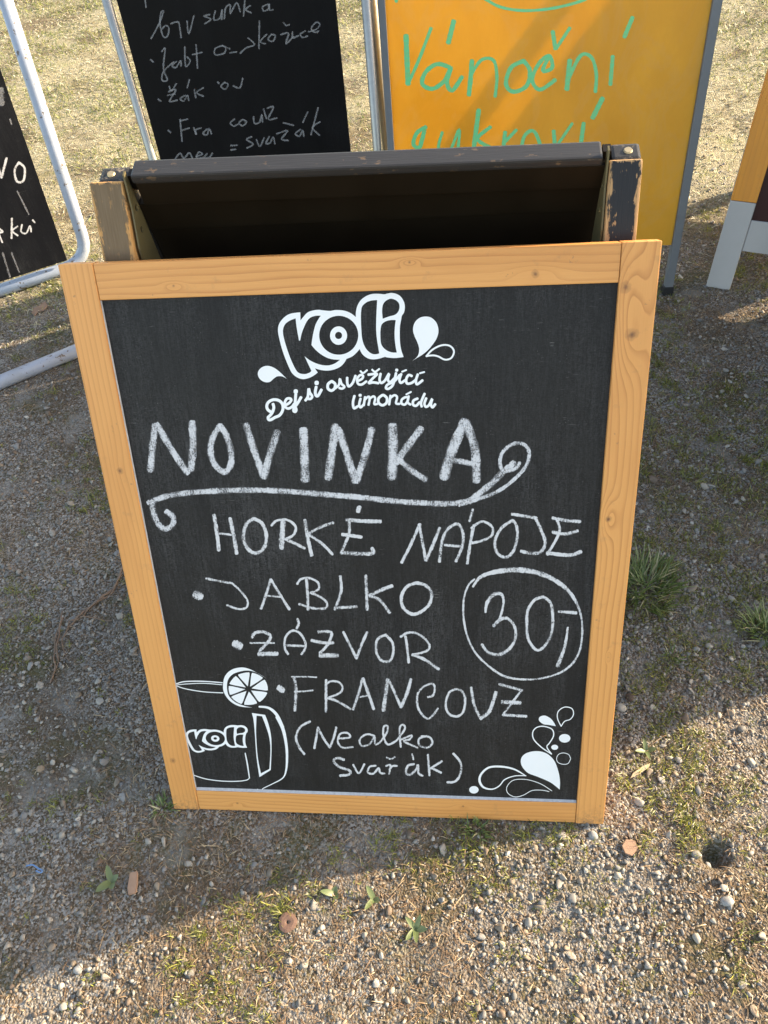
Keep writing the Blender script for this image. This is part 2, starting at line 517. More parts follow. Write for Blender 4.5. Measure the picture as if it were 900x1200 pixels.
c = t.mix(t.ramp(hr, [(0.80, 0.0), (0.84, 0.7)]), c, (0.33, 0.31, 0.28))
straw = t.noise(t.scaled(pos, (55, 130, 10)), 1.0, 4, 0.7, 1.0)
strawc = t.ramp(straw, [(0.3, (0.13, 0.115, 0.07)), (0.5, (0.29, 0.26, 0.17)), (0.68, (0.46, 0.42, 0.31))])
field = t.math('ADD', Y, t.math('MULTIPLY', t.math('SUBTRACT', patch, 0.5), 1.3))
field = t.math('ADD', field, t.math('MULTIPLY', X, -0.12))
fmask = t.ramp(t.math('DIVIDE', field, 3.0), [(0.48, 0.0), (0.62, 1.0)])
c = t.mix(fmask, c, strawc)
c = t.mix(t.math('MULTIPLY', t.ramp(t.noise(pos, 5.5, 5, 0.7), [(0.56, 0.0), (0.68, 0.55)]), fmask), c, (0.17, 0.19, 0.055))
c = t.mix(t.ramp(patch, [(0.48, 0.0), (0.62, 0.75)]), c, (0.105, 0.074, 0.048))
c = t.mix(t.math('MULTIPLY', t.ramp(t.noise(pos, 6.5, 5, 0.7), [(0.52, 0.0), (0.64, 0.5)]), t.math('SUBTRACT', 1.0, fmask)), c, (0.085, 0.085, 0.032))
c = t.mix(t.math('MULTIPLY', t.ramp(patch2, [(0.54, 0.0), (0.68, 0.6)]), t.math('SUBTRACT', 1.0, fmask)), c, (0.30, 0.285, 0.26))
hb_ = t.math('ADD', t.math('MULTIPLY', gritd, -1.0), t.math('MULTIPLY', fine, 0.6))
t.pbr(c, 0.95, t.bump(hb_, 1.0, 0.003), spec=0.1)
me.materials.append(t.m)
ground = place(bpy.data.objects.new('ground', me), Matrix.Identity(4))
tag(ground, kind='structure')

# stones ---------------------------------------------------------------------------
def ico(sub):
    bm = bmesh.new(); bmesh.ops.create_icosphere(bm, subdivisions=sub, radius=1.0)
    bm.verts.ensure_lookup_table()
    v = np.array([p.co[:] for p in bm.verts]); f = np.array([[q.index for q in p.verts] for p in bm.faces]); bm.free()
    return v, f
OCT = (np.array([(1, 0, 0), (-1, 0, 0), (0, 1, 0), (0, -1, 0), (0, 0, 1), (0, 0, -1)], float),
       np.array([(0, 2, 4), (2, 1, 4), (1, 3, 4), (3, 0, 4), (2, 0, 5), (1, 2, 5), (3, 1, 5), (0, 3, 5)]))

def rocks(base, x, y, r, variants, sink=0.35, rough=0.28):
    """many small stones, each squashed, cut and turned its own way, as one vertex and one face array"""
    bv, bf = base
    n = len(x)
    V = []
    for k in range(variants):
        q = bv * (1 + (rng.random((len(bv), 1)) - 0.5) * rough * 2)
        for c_ in range(6):                                   # flat broken sides
            d = rng.normal(size=3); d /= np.linalg.norm(d)
            h_ = q @ d; lim = 0.34 + 0.34 * rng.random()
            q = q - np.where(h_ > lim, h_ - lim, 0)[:, None] * d
        V.append(q)
    V = np.array(V)
    vi = rng.integers(0, variants, n)
    P = V[vi]
    sc = np.stack([0.75 + 0.6 * rng.random(n), 0.65 + 0.4 * rng.random(n), 0.34 + 0.34 * rng.random(n)], -1)
    P = P * (sc * r[:, None])[:, None, :]
    a = rng.random(n) * 6.283; tl = rng.normal(size=n) * 0.3; tm = rng.normal(size=n) * 0.3
    ca, sa = np.cos(a), np.sin(a)
    z0 = P[:, :, 2] + P[:, :, 0] * tl[:, None] + P[:, :, 1] * tm[:, None]
    x0 = P[:, :, 0] * ca[:, None] - P[:, :, 1] * sa[:, None]
    y0 = P[:, :, 0] * sa[:, None] + P[:, :, 1] * ca[:, None]
    hz = height(x, y) + r * sc[:, 2] * (1 - 2 * sink)
    co = np.stack([x0 + x[:, None], y0 + y[:, None], z0 + hz[:, None]], -1).reshape(-1, 3)
    fa = (bf[None] + (np.arange(n) * len(bv))[:, None, None]).reshape(-1, 3)
    return co, fa

def inview(x, y, pad=0.15):
    """inside the wedge of ground the photograph takes in, with some to spare on every side"""
    lo = np.interp(y, [-0.5, 0, 1.5, 6], [-0.25, -0.35, -1.05, -3.0]) - pad
    hi = np.interp(y, [-0.5, 0, 1.5, 6], [0.95, 1.02, 1.45, 3.0]) + pad
    return (x > lo) & (x < hi)

def notch(x, y):                                       # nothing lies over the hole
    return ((x - hole.x) / 0.026) ** 2 + ((y - hole.y) / 0.022) ** 2 > 1.0

def scatter(n, x0, x1, y0, y1, dens, power=1.0):
    x = rng.uniform(x0, x1, n * 3); y = rng.uniform(y0, y1, n * 3)
    d = dens(x, y)
    k = rng.random(n * 3) < d
    x, y = x[k][:n], y[k][:n]
    k = notch(x, y)
    return x[k], y[k]

gp = G(0, 1105)
def mossy(x, y):
    """1 where thatch and moss crowd the stones out"""
    m = vnoise(x, y, 3.3, 21) * 0.6 + vnoise(x, y, 9, 22) * 0.4
    fore = np.exp(-((x - 0.22) / 0.32) ** 2) * np.exp(-((y + 0.20) / 0.20) ** 2)
    left = (x < 0.1) * (y > 0.25) * 0.10
    return np.clip((m - 0.44) * 3.4 + fore * 0.5 + left, 0, 1)

def gdens(x, y):
    f = np.clip(1.35 - 0.62 * np.maximum(y + (vnoise(x, y, 2.2, 31) - 0.5) * 0.9 - 0.12 * x, 0), 0.03, 1)
    right = 0.65 + 0.35 * np.clip((x - 0.1) * 1.3, 0, 1)
    cl = 0.5 + 0.5 * vnoise(x, y, 6.5, 33)
    out = np.where(inview(x, y), 1.0, 0.07)
    return np.clip(f * right * cl * (1 - 0.55 * mossy(x, y)) * out * 1.6, 0, 1)

def stonemat():
    t = NT('mixed_river_gravel')
    ri = t.n('NewGeometry').outputs['Random Per Island']
    pos = t.n('NewGeometry').outputs['Position']
    c = t.ramp(ri, [(0.0, (0.15, 0.148, 0.14)), (0.14, (0.27, 0.26, 0.245)), (0.31, (0.20, 0.205, 0.205)), (0.42, (0.34, 0.31, 0.265)),
                    (0.57, (0.26, 0.205, 0.15)), (0.74, (0.41, 0.38, 0.33)), (0.85, (0.17, 0.12, 0.085)), (0.978, (0.50, 0.48, 0.43)), (1.0, (0.56, 0.53, 0.47))], 'CONSTANT')
    n = t.noise(pos, 420, 4, 0.7)
    c = t.mix(t.math('MULTIPLY', n, 0.45), c, (0.13, 0.12, 0.11))
    dirt = t.ramp(t.noise(pos, 60, 3), [(0.5, 0.0), (0.7, 0.35)])
    c = t.mix(dirt, c, (0.14, 0.105, 0.075))
    t.pbr(c, 0.78, t.bump(n, 0.4, 0.0008), spec=0.35)
    return t.m
M_stone = stonemat()

def stuff(name, parts, mat, smooth=False):
    co, fa, off = [], [], 0
    for c_, f_ in parts:
        co.append(c_); fa.append(f_ + off); off += len(c_)
    me = bpy.data.meshes.new(name)
    mesh_np(me, np.concatenate(co), np.concatenate(fa))
    if smooth: me.polygons.foreach_set('use_smooth', np.ones(len(me.polygons), bool))
    me.materials.append(mat)
    o = place(bpy.data.objects.new(name, me), Matrix.Identity(4))
    return o

parts = []
x, y = scatter(47000, -1.3, 1.9, -0.75, 2.6, gdens); k = notch(x, y); x, y = x[k], y[k]
r = 0.0021 + 0.0034 * rng.random(len(x)) ** 1.7 + 0.003 * (rng.random(len(x)) ** 9)
parts.append(rocks(ico(1), x, y, r, 24, 0.30))
x, y = scatter(1500, -1.2, 1.8, -0.7, 2.2, gdens); k = notch(x, y); x, y = x[k], y[k]
r = 0.0060 + 0.0046 * rng.random(len(x)) ** 2.5
parts.append(rocks(ico(2), x, y, r, 24, 0.32, 0.10))
g1 = stuff('gravel', parts, M_stone)
tag(g1, 'grey and tan gravel strewn over the trodden dirt round the signs', 'gravel', kind='stuff')
x, y = scatter(64000, -1.2, 1.7, -0.6, 2.2, lambda a, b: np.clip(gdens(a, b) * 1.2 + 0.10, 0, 1)); k = notch(x, y); x, y = x[k], y[k]
r = 0.0011 + 0.0016 * rng.random(len(x)) ** 1.5
g2 = stuff('grit', [rocks(OCT, x, y, r, 20, 0.30, 0.22)], M_stone)
tag(g2, 'fine grit between the larger stones of the gravel', 'grit', kind='stuff')

# blades ---------------------------------------------------------------------------
def blades(x, y, L, wd, tilt, curl=0.5):
    """bent blades: base pair, middle pair, tip"""
    n = len(x)
    a = rng.random(n) * 6.283
    dx, dy = np.cos(a), np.sin(a)
    px_, py_ = -dy, dx
    hz = height(x, y)
    st, ct = np.sin(tilt), np.cos(tilt)
    t2 = np.minimum(tilt + curl * (0.4 + 0.8 * rng.random(n)), 1.75)
    m = np.stack([x + dx * st * L * .5, y + dy * st * L * .5, hz + ct * L * .5], -1)
    tip = np.stack([m[:, 0] + dx * np.sin(t2) * L * .5, m[:, 1] + dy * np.sin(t2) * L * .5, np.maximum(m[:, 2] + np.cos(t2) * L * .5, hz + 0.0006)], -1)
    side = np.stack([px_, py_, (rng.random(n) - 0.5) * 0.8], -1) * (wd / 2)[:, None]
    b = np.stack([x, y, hz - 0.001], -1)
    co = np.stack([b - side * 0.8, b + side * 0.8, m - side, m + side, tip], 1).reshape(-1, 3)
    f = np.array([(0, 1, 3), (0, 3, 2), (2, 3, 4)])
    fa = (f[None] + (np.arange(n) * 5)[:, None, None]).reshape(-1, 3)
    return co, fa

def bladem(name, stops, trans=0.35, rough=0.6):
    t = NT(name)
    ri = t.n('NewGeometry').outputs['Random Per Island']
    c = t.ramp(ri, stops)
    df = t.n('BsdfDiffuse'); tl = t.n('BsdfTranslucent'); t.set(df, 0, c); t.set(tl, 0, c)
    gl = t.n('BsdfGlossy'); t.set(gl, 'Roughness', 0.45); t.set(gl, 0, (0.9, 0.9, 0.85, 1))
    m1 = t.n('MixShader'); t.set(m1, 0, trans); t.t.links.new(df.outputs[0], m1.inputs[1]); t.t.links.new(tl.outputs[0], m1.inputs[2])
    m2 = t.n('MixShader'); t.set(m2, 0, 0.05); t.t.links.new(m1.outputs[0], m2.inputs[1]); t.t.links.new(gl.outputs[0], m2.inputs[2])
    t.t.links.new(m2.outputs[0], t.out.inputs[0])
    return t.m

def fdens(x, y):
    v = y + (vnoise(x, y, 2.2, 31) - 0.5) * 0.9 - 0.12 * x
    f = np.clip((v - 1.25) * 1.5, 0, 1)
    return f * (0.45 + 0.55 * vnoise(x, y, 5, 41)) * np.where(inview(x, y, 0.3), 1.0, 0.15)

M_straw = bladem('dry_straw_blades', [(0.0, (0.15, 0.12, 0.065)), (0.3, (0.36, 0.31, 0.18)), (0.6, (0.50, 0.45, 0.31)), (0.82, (0.70, 0.66, 0.52)), (1.0, (0.27, 0.30, 0.10))])
M_green = bladem('yellow_green_blades', [(0.0, (0.08, 0.12, 0.03)), (0.4, (0.17, 0.21, 0.05)), (0.75, (0.28, 0.30, 0.08)), (1.0, (0.38, 0.35, 0.14))], 0.4)
M_thatch = bladem('brown_thatch_fibres', [(0.0, (0.09, 0.050, 0.028)), (0.4, (0.20, 0.115, 0.06)), (0.75, (0.33, 0.21, 0.115)), (1.0, (0.52, 0.40, 0.24))], 0.2)
M_moss = bladem('bright_moss_sprigs', [(0.0, (0.07, 0.085, 0.018)), (0.5, (0.17, 0.19, 0.030)), (1.0, (0.34, 0.34, 0.055))], 0.4)

x, y = scatter(145000, -3.6, 3.6, 1.0, 6.6, fdens); n = len(x)
o = stuff('dry_grass', [blades(x, y, 0.010 + 0.022 * rng.random(n), (0.0016 + 0.0014 * rng.random(n)) * (0.8 + y * 0.24), 1.05 + 0.45 * rng.random(n))], M_straw)
tag(o, 'dry straw-coloured grass flattened across the sunny ground behind the signs', 'grass', kind='stuff')
gd = lambda a, b: fdens(a, b) * np.clip((vnoise(a, b, 4.2, 51) * 0.6 + vnoise(a, b, 13, 52) * 0.4 - 0.42) * 4.5, 0.06, 1)
x, y = scatter(85000, -3.6, 3.6, 1.0, 6.6, gd); n = len(x)
o = stuff('green_grass', [blades(x, y, 0.012 + 0.016 * rng.random(n), (0.0014 + 0.001 * rng.random(n)) * (0.8 + y * 0.22), 0.5 + 0.7 * rng.random(n))], M_green)
tag(o, 'short yellow-green grass coming up through the dry grass', 'grass', kind='stuff')
xl, yl = scatter(1500, -1.2, 1.6, -0.7, 1.9, lambda a, b: np.where(inview(a, b), 0.6, 0.05))
longs = blades(xl, yl, 0.016 + 0.030 * rng.random(len(xl)), 0.0009 + 0.0008 * rng.random(len(xl)), 1.25 + 0.3 * rng.random(len(xl)), 0.4)
td = lambda a, b: (0.10 + 0.9 * mossy(a, b)) * np.where(inview(a, b), 1.0, 0.1)
x, y = scatter(95000, -1.3, 1.8, -0.7, 1.9, td); n = len(x)
o = stuff('thatch', [blades(x, y, 0.006 + 0.017 * rng.random(n) ** 1.5, 0.0006 + 0.0007 * rng.random(n), 0.9 + 0.65 * rng.random(n), 0.6), longs], M_thatch)
tag(o, 'brown dead roots and thatch matted among the stones', 'thatch', kind='stuff')
# moss sprigs in little stars
def sprigs(n, dens, x0, x1, y0, y1, per, rad, L, w):
    cx_, cy_ = scatter(n, x0, x1, y0, y1, dens)
    X = np.repeat(cx_, per) + rng.normal(size=len(cx_) * per) * rad; Y_ = np.repeat(cy_, per) + rng.normal(size=len(cx_) * per) * rad
    m = len(X)
    return blades(X, Y_, L * (0.5 + 1.0 * rng.random(m)), w * (0.7 + 0.7 * rng.random(m)), 0.15 + 1.1 * rng.random(m), 0.7)
md = lambda a, b: np.clip((vnoise(a, b, 7, 61) * 0.55 + vnoise(a, b, 2.5, 62) * 0.45 - 0.46) * 5, 0.05, 1) * np.where(inview(a, b), 1.0, 0.1) * np.clip(1.15 - 0.35 * b, 0.3, 1)
o = stuff('moss', [sprigs(9500, md, -1.3, 1.8, -0.7, 1.9, 12, 0.0042, 0.0085, 0.0009),
                   sprigs(1000, md, -1.2, 1.6, -0.6, 1.9, 34, 0.0085, 0.015, 0.0010)], M_moss)
tag(o, 'bright green and yellow moss sprigs dotted over the gravel', 'moss', kind='stuff')

# ------------------------------------------------------------------ the main board
KO = Frame((0, 0, 0), 0, 26)
KH = 0.8687
ks = root('chalkboard_sign', (0, 0, 0), 0, 'large pine-framed chalkboard advertising hot drinks, leaning on the black stand in the foreground', 'chalkboard')
TH = 0.022
# knots: (x, y, radius, push) in each piece's own co-ordinates
def loc_of(px, py, cu, cv, rot=False):
    u, v = KO.uv(px, py)
    return (u - cu, v - cv) if not rot else (-(v - cv), u - cu)
k1 = loc_of(740, 392, 0.6785, KH / 2); k2 = loc_of(733, 337, 0.6785, KH / 2); k3 = loc_of(713, 608, 0.6785, KH / 2); k4 = loc_of(716, 770, 0.6785, KH / 2)
k5 = loc_of(627, 321, 0.35, 0.847, True); k6 = loc_of(203, 335, 0.35, 0.847, True); k7 = loc_of(480, 318, 0.35, 0.847, True)
W1 = pine('pine_left_stile', 1.0, [(-0.006, -0.33, 0.006, 0.4), (0.004, 0.17, 0.005, 0.5)], 0.0068, 0.25, foot=-KH / 2)
W2 = pine('pine_right_stile', 2.3, [(k1[0], k1[1], 0.0085, 3.4), (k2[0], k2[1], 0.0080, 3.0), (k3[0], k3[1], 0.0050, 2.6), (k4[0] - 0.004, k4[1], 0.0012, 3.6)], 0.0085, 0.35, foot=-KH / 2)
W3 = pine('pine_top_rail', 3.9, [(k5[0], k5[1], 0.0052, 1.6), (k6[0], k6[1], 0.0022, 1.5), (k7[0] - 0.01, k7[1], 0.002, 2.4)], 0.0090, 0.4)
W4 = pine('pine_bottom_rail', 5.2, [(0.004, -0.24, 0.0030, 1.2), (-0.006, 0.13, 0.0026, 1.4)], 0.0075, 0.4)
box('frame_stile', KO, (0.0, 0.0, -TH), (0.0432, KH, 0.0), W1, ks, 0.0014)
box('frame_stile', KO, (0.6570, 0.0, -TH), (0.7, KH, 0.0004), W2, ks, 0.0014)
box('frame_rail', KO, (0.0436, 0.8255, -TH), (0.6566, KH - 0.0004, -0.0006), W3, ks, 0.0014, 'x')
box('frame_rail', KO, (0.0436, 0.0004, -TH), (0.6566, 0.0415, -0.0008), W4, ks, 0.0014, 'x')
PW = -0.0050
panel = box('writing_surface', KO, (0.040, 0.038, PW - 0.005), (0.660, 0.829, PW), M_board, ks, 0)
M_dust = plain('chalk_dust', (0.46, 0.47, 0.49), 0.9, var=0.5, scale=220)
def wedge(name, pts, mat, par, fr=KO):
    bm = bmesh.new()
    vs = [bm.verts.new(p) for p in pts]
    n = len(pts) // 2
    bm.faces.new(vs[:n]); bm.faces.new(vs[n:][::-1])
    for i in range(n): bm.faces.new((vs[i], vs[i + n], vs[(i + 1) % n + n], vs[(i + 1) % n]))
    bmesh.ops.recalc_face_normals(bm, faces=bm.faces[:])
    return from_bm(name, bm, mat, fr.M.copy(), par)
wedge('chalk_ledge', [(0.0438, 0.0417, -0.0016), (0.0438, 0.0417, PW + 0.0002), (0.0438, 0.0452, PW + 0.0002),
                      (0.6562, 0.0417, -0.0016), (0.6562, 0.0417, PW + 0.0002), (0.6562, 0.0444, PW + 0.0002)], M_dust, ks)
wedge('inner_bead', [(0.0434, 0.0460, -0.0018), (0.0434, 0.0460, PW + 0.0002), (0.0440, 0.0460, PW + 0.0002),
                     (0.0434, 0.8250, -0.0018), (0.0434, 0.8250, PW + 0.0002), (0.0440, 0.8250, PW + 0.0002)], M_dust, ks)

# printed emblem
def sh(pts, dx=700): return [(p[0] + dx, p[1]) for p in pts]
L_out = [(320, 310), (320, 310), (240, 318), (170, 340), (110, 390), (70, 450), (58, 520), (70, 600), (100, 720), (140, 840), (190, 960), (230, 1030),
         (290, 1075), (350, 1092), (410, 1082), (470, 1055), (525, 1015), (525, 1015), (490, 965), (490, 965), (560, 985), (640, 992), (720, 978), (790, 945), (835, 900), (860, 855), (860, 855)] + \
    sh([(230, 825), (280, 780), (315, 740), (315, 740), (340, 790), (380, 830), (430, 855), (490, 860), (550, 850), (612, 830), (612, 830), (640, 838), (720, 845), (780, 840),
        (830, 832), (830, 832), (805, 760), (790, 680), (785, 580), (787, 480), (800, 400), (810, 350), (835, 310), (845, 250), (835, 190), (800, 130), (750, 95), (690, 82),
        (640, 90), (600, 98), (540, 92), (460, 95), (390, 120), (330, 165), (290, 230), (272, 300), (270, 365), (270, 365), (220, 325), (160, 297), (100, 285), (30, 283)]) + \
    [(670, 293), (600, 288), (530, 280), (460, 290), (400, 315), (350, 370), (322, 405), (322, 405)]
L_k = [(265, 380), (265, 380), (200, 405), (145, 445), (120, 500), (118, 560), (135, 640), (165, 740), (205, 850), (250, 950), (285, 1005), (325, 1028), (380, 1032), (430, 1015),
       (450, 995), (450, 995), (410, 910), (370, 825), (370, 825), (430, 870), (500, 905), (580, 928), (660, 930), (730, 905), (785, 865), (785, 865), (700, 860), (630, 840),
       (560, 800), (500, 750), (465, 710), (450, 690), (450, 690), (460, 620), (475, 540), (500, 450), (535, 385), (560, 348), (560, 348), (500, 350), (440, 370), (400, 410),
       (365, 480), (335, 560), (318, 640), (318, 640), (305, 640), (305, 640), (290, 560), (275, 470)]
L_o = ell(770, 578, 229, 228, 20)
L_l = sh([(520, 165), (520, 165), (450, 172), (390, 195), (345, 240), (332, 300), (330, 400), (335, 520), (345, 620), (370, 700), (410, 760), (460, 795), (510, 800), (545, 790), (545, 790), (530, 700), (515, 600), (508, 480), (512, 330)])
L_d = sh([(585, 385), (585, 385), (578, 300), (585, 230), (610, 185), (650, 158), (690, 150), (740, 168), (775, 205), (782, 255), (765, 305), (725, 340), (660, 358)])
L_i = sh([(738, 400), (738, 400), (680, 400), (620, 415), (575, 450), (560, 510), (558, 590), (565, 670), (590, 720), (640, 760), (700, 780), (750, 780), (750, 780), (735, 700), (725, 600), (727, 490)])
logo = [[L_out, L_k, L_o, L_l, L_d, L_i], [ell(768, 582, 100, 108, 16), ell(768, 580, 41, 42, 12)]]
V1 = (320, 335, 10.0)
drop_l = [(325, 215), (325, 215), (270, 160), (210, 110), (160, 85), (110, 78), (60, 95), (25, 135), (22, 180), (50, 225), (100, 250), (150, 245), (190, 210), (230, 188), (280, 190)]
drop_r = [(160, 815), (160, 815), (230, 760), (265, 700), (272, 620), (250, 540), (210, 450), (183, 370), (185, 290), (220, 210), (290, 155), (370, 140), (450, 155), (520, 215), (555, 290), (562, 380), (530, 480), (470, 570), (400, 650), (320, 715), (230, 770)]
fills('printed_logo', KO, PW, [(V1, l) for l in logo] + [((300, 420, 9.0), [drop_l]), ((470, 360, 12.857), [drop_r])], M_print, panel, 'white printed logo of fat rounded letters with two splash drops')
PR = dict(jitter=0.0)
def dot(x, y, w): return (w, [(x - w * 0.12, y), (x + w * 0.12, y)])
A3 = (300, 420, 9.0); A4 = (375, 420, 6.43)
tag1 = [(A3, s) for s in [(26, [(160, 565), (125, 540), (114, 500), (135, 458), (190, 434), (250, 448), (282, 490), (282, 545), (250, 598), (200, 622), (160, 645), (135, 645), (128, 622), (145, 605), (172, 570), (188, 520), (180, 480)]),
        (24, [(312, 492), (350, 470), (372, 440), (358, 422), (325, 427), (304, 465), (308, 508), (340, 528), (380, 510), (402, 480)]),
        (26, [(420, 375), (416, 430), (412, 500), (424, 540), (415, 560), (398, 552), (404, 520), (440, 470), (475, 410)]), dot(420, 348, 40),
        (24, [(522, 442), (548, 400), (556, 320), (568, 360), (592, 398), (578, 424), (548, 425)]),
        (26, [(635, 300), (626, 350), (632, 388), (655, 392), (690, 330)]), dot(640, 258, 40)]]
tag1 += [(A4, s) for s in [(22, [(88, 172), (62, 192), (60, 225), (85, 242), (110, 225), (114, 192), (90, 172)]),
        (19, [(115, 225), (143, 198), (150, 155), (162, 190), (184, 213), (166, 227), (146, 222)]),
        (20, [(205, 145), (206, 185), (218, 210), (246, 185), (268, 130)]),
        (19, [(284, 170), (318, 152), (324, 130), (302, 126), (280, 155), (287, 190), (315, 196), (350, 172)]), (15, [(305, 95), (325, 110), (355, 88)]),
        (20, [(365, 122), (395, 118), (430, 117), (398, 150), (368, 185), (400, 180), (440, 186)]), (15, [(393, 84), (415, 100), (447, 79)]),
        (20, [(457, 115), (449, 160), (462, 184), (490, 165), (520, 115), (512, 160), (530, 178), (560, 150)]),
        (20, [(573, 110), (562, 160), (546, 205), (516, 228), (497, 222), (510, 197), (560, 172), (600, 125)]), dot(578, 88, 24),
        (20, [(612, 117), (599, 160), (610, 183), (640, 165)]), (14, [(618, 100), (650, 87)]),
        (20, [(692, 132), (668, 125), (650, 155), (656, 188), (690, 184), (722, 160)]),
        (20, [(737, 120), (723, 165), (732, 194), (772, 165)]), (14, [(752, 111), (786, 102)]),
        (20, [(260, 282), (249, 330), (256, 374), (285, 360)]),
        (19, [(306, 302), (296, 345), (306, 368), (330, 345)]), dot(303, 277, 24),
        (19, [(340, 290), (330, 352)]), (18, [(338, 310), (365, 287), (375, 302), (366, 350)]), (18, [(372, 305), (402, 285), (416, 302), (409, 342), (432, 342)]),
        (21, [(468, 277), (442, 300), (442, 333), (470, 352), (500, 335), (505, 300), (482, 277), (468, 277)]),
        (19, [(531, 280), (521, 347)]), (18, [(528, 300), (560, 277), (581, 292), (573, 337), (600, 342)]),
        (19, [(642, 292), (617, 310), (614, 338), (640, 347), (660, 320), (664, 294), (642, 292)]), (19, [(668, 285), (661, 330), (682, 347)]), (14, [(650, 271), (686, 252)]),
        (20, [(735, 302), (704, 318), (702, 348), (725, 356), (750, 330)]), (20, [(788, 266), (762, 330), (766, 362)]),
        (20, [(800, 300), (787, 340), (798, 364), (822, 350), (845, 305), (836, 345), (848, 368), (868, 345)])]]
tag1 += [((470, 360, 12.857), (24, [(380, 738), (460, 650), (560, 590), (650, 568), (730, 580), (785, 630), (795, 690), (760, 760), (700, 788), (640, 783), (570, 745), (500, 726), (430, 728), (380, 738)]))]
strokes('printed_slogan', KO, PW, ((0,), 0), [(v_, (w_ * (1.05 if v_ is A3 else 0.86 if v_ is A4 else 1.0), p_)) for v_, (w_, p_) in tag1], M_print, panel, 'white printed slogan in brush script under the logo', 0.0)

# chalked words
def word(name, items, mat=M_chalk_thin, label=None, **kw):
    return strokes(name, KO, PW, ((0,), 0), items, mat, panel, label, **kw)
B1 = (150, 480, 4.09); B2 = (350, 480, 4.09); B3 = (560, 500, 6.43)
word('chalk_heading', [(B1, (32, [(108, 290), (118, 180), (130, 75)])), (B1, (30, [(140, 72), (215, 200), (285, 302)])), (B1, (34, [(308, 62), (312, 180), (302, 285)])),
    (B1, (29, [(442, 78), (408, 130), (396, 200), (420, 268), (465, 298), (494, 258), (492, 190), (470, 120), (442, 78)])),
    (B1, (32, [(567, 75), (605, 195), (650, 318)])), (B1, (34, [(715, 108), (680, 215), (652, 322)])), (B1, (40, [(842, 98), (846, 220), (850, 335)])),
    (B2, (38, [(176, 80), (160, 200), (142, 325)])), (B2, (34, [(192, 95), (235, 225), (270, 342)])), (B2, (34, [(350, 95), (318, 220), (276, 342)])),
    (B2, (44, [(450, 80), (452, 200), (447, 322)])), (B2, (34, [(585, 92), (530, 165), (468, 250)])), (B2, (28, [(480, 238), (540, 290), (607, 334)])),
    (B2, (46, [(795, 58), (735, 195), (697, 322)])), (B2, (40, [(802, 62), (845, 190), (852, 338)])), (B2, (26, [(742, 242), (800, 252), (860, 266)]))],
    M_chalk, 'thick chalked heading NOVINKA')
word('chalk_flourish', [(B1, (26, [(100, 445), (180, 416), (300, 397), (450, 388), (600, 385), (750, 390), (900, 402), (968, 408), (1118, 420), (1268, 437), (1418, 447), (1538, 450), (1618, 440), (1680, 415)])),
    (B1, (26, [(115, 440), (122, 490), (145, 545), (180, 572), (215, 548), (216, 512), (185, 488)])),
    (B3, (46, [(-60, 560), (0, 510), (100, 430), (180, 350), (240, 300), (270, 272)])),
    (B3, (28, [(-140, 590), (0, 545), (120, 500), (220, 440), (310, 360), (370, 280), (386, 200), (365, 148), (310, 122), (240, 142), (182, 200), (166, 270), (185, 328), (240, 330), (290, 308), (315, 270)]))],
    M_chalk, 'curled chalk underline beneath the heading')
C1 = (240, 590, 4.09)
word('chalk_word', [(C1, s) for s in [(18, [(45, 55), (60, 150), (68, 222)]), (18, [(122, 72), (140, 160), (153, 238)]), (10, [(62, 142), (145, 152)]),
    (17, [(235, 72), (200, 98), (185, 160), (205, 215), (245, 238), (285, 210), (295, 150), (275, 95), (235, 72)]),
    (12, [(320, 105), (345, 82), (395, 78), (435, 110), (425, 150), (385, 170), (358, 172)]), (24, [(375, 88), (368, 212)]), (14, [(385, 170), (430, 190), (478, 214)]),
    (18, [(480, 80), (495, 170), (512, 247)]), (14, [(615, 92), (550, 115), (495, 145)]), (14, [(500, 150), (560, 190), (612, 242)]),
    (18, [(680, 78), (760, 84), (842, 86)]), (14, [(690, 80), (692, 140), (655, 235)]), (16, [(660, 148), (750, 160)]), (18, [(655, 235), (740, 240), (805, 238), (802, 215)]), (22, [(741, 18), (735, 36)])]], label='chalked word HORKÉ')
C2 = (460, 590, 3.913)
word('chalk_word', [(C2, s) for s in [(14, [(42, 270), (85, 185), (125, 95)]), (14, [(122, 97), (140, 190), (152, 260)]), (15, [(216, 112), (185, 190), (154, 260)]),
    (14, [(215, 266), (228, 170), (255, 115), (300, 94), (324, 140), (318, 200), (291, 264)]), (12, [(240, 190), (310, 196)]), (12, [(368, 27), (353, 80)]),
    (14, [(372, 100), (355, 190), (343, 273)]), (12, [(362, 112), (410, 82), (455, 105), (455, 145), (410, 170), (365, 180)]),
    (14, [(550, 77), (500, 112), (470, 170), (480, 225), (520, 246), (555, 215), (572, 150), (567, 98), (550, 77)]),
    (14, [(548, 48), (660, 66)]), (15, [(655, 66), (685, 130), (700, 180), (680, 220), (640, 228), (590, 218)]),
    (15, [(735, 66), (800, 78), (860, 82)]), (13, [(752, 72), (765, 130), (710, 233)]), (15, [(735, 130), (790, 139), (848, 125)]), (17, [(710, 226), (810, 236), (863, 221)])]], label='chalked word NÁPOJE')
D1 = (215, 670, 5.625); D2 = (345, 670, 5.294)
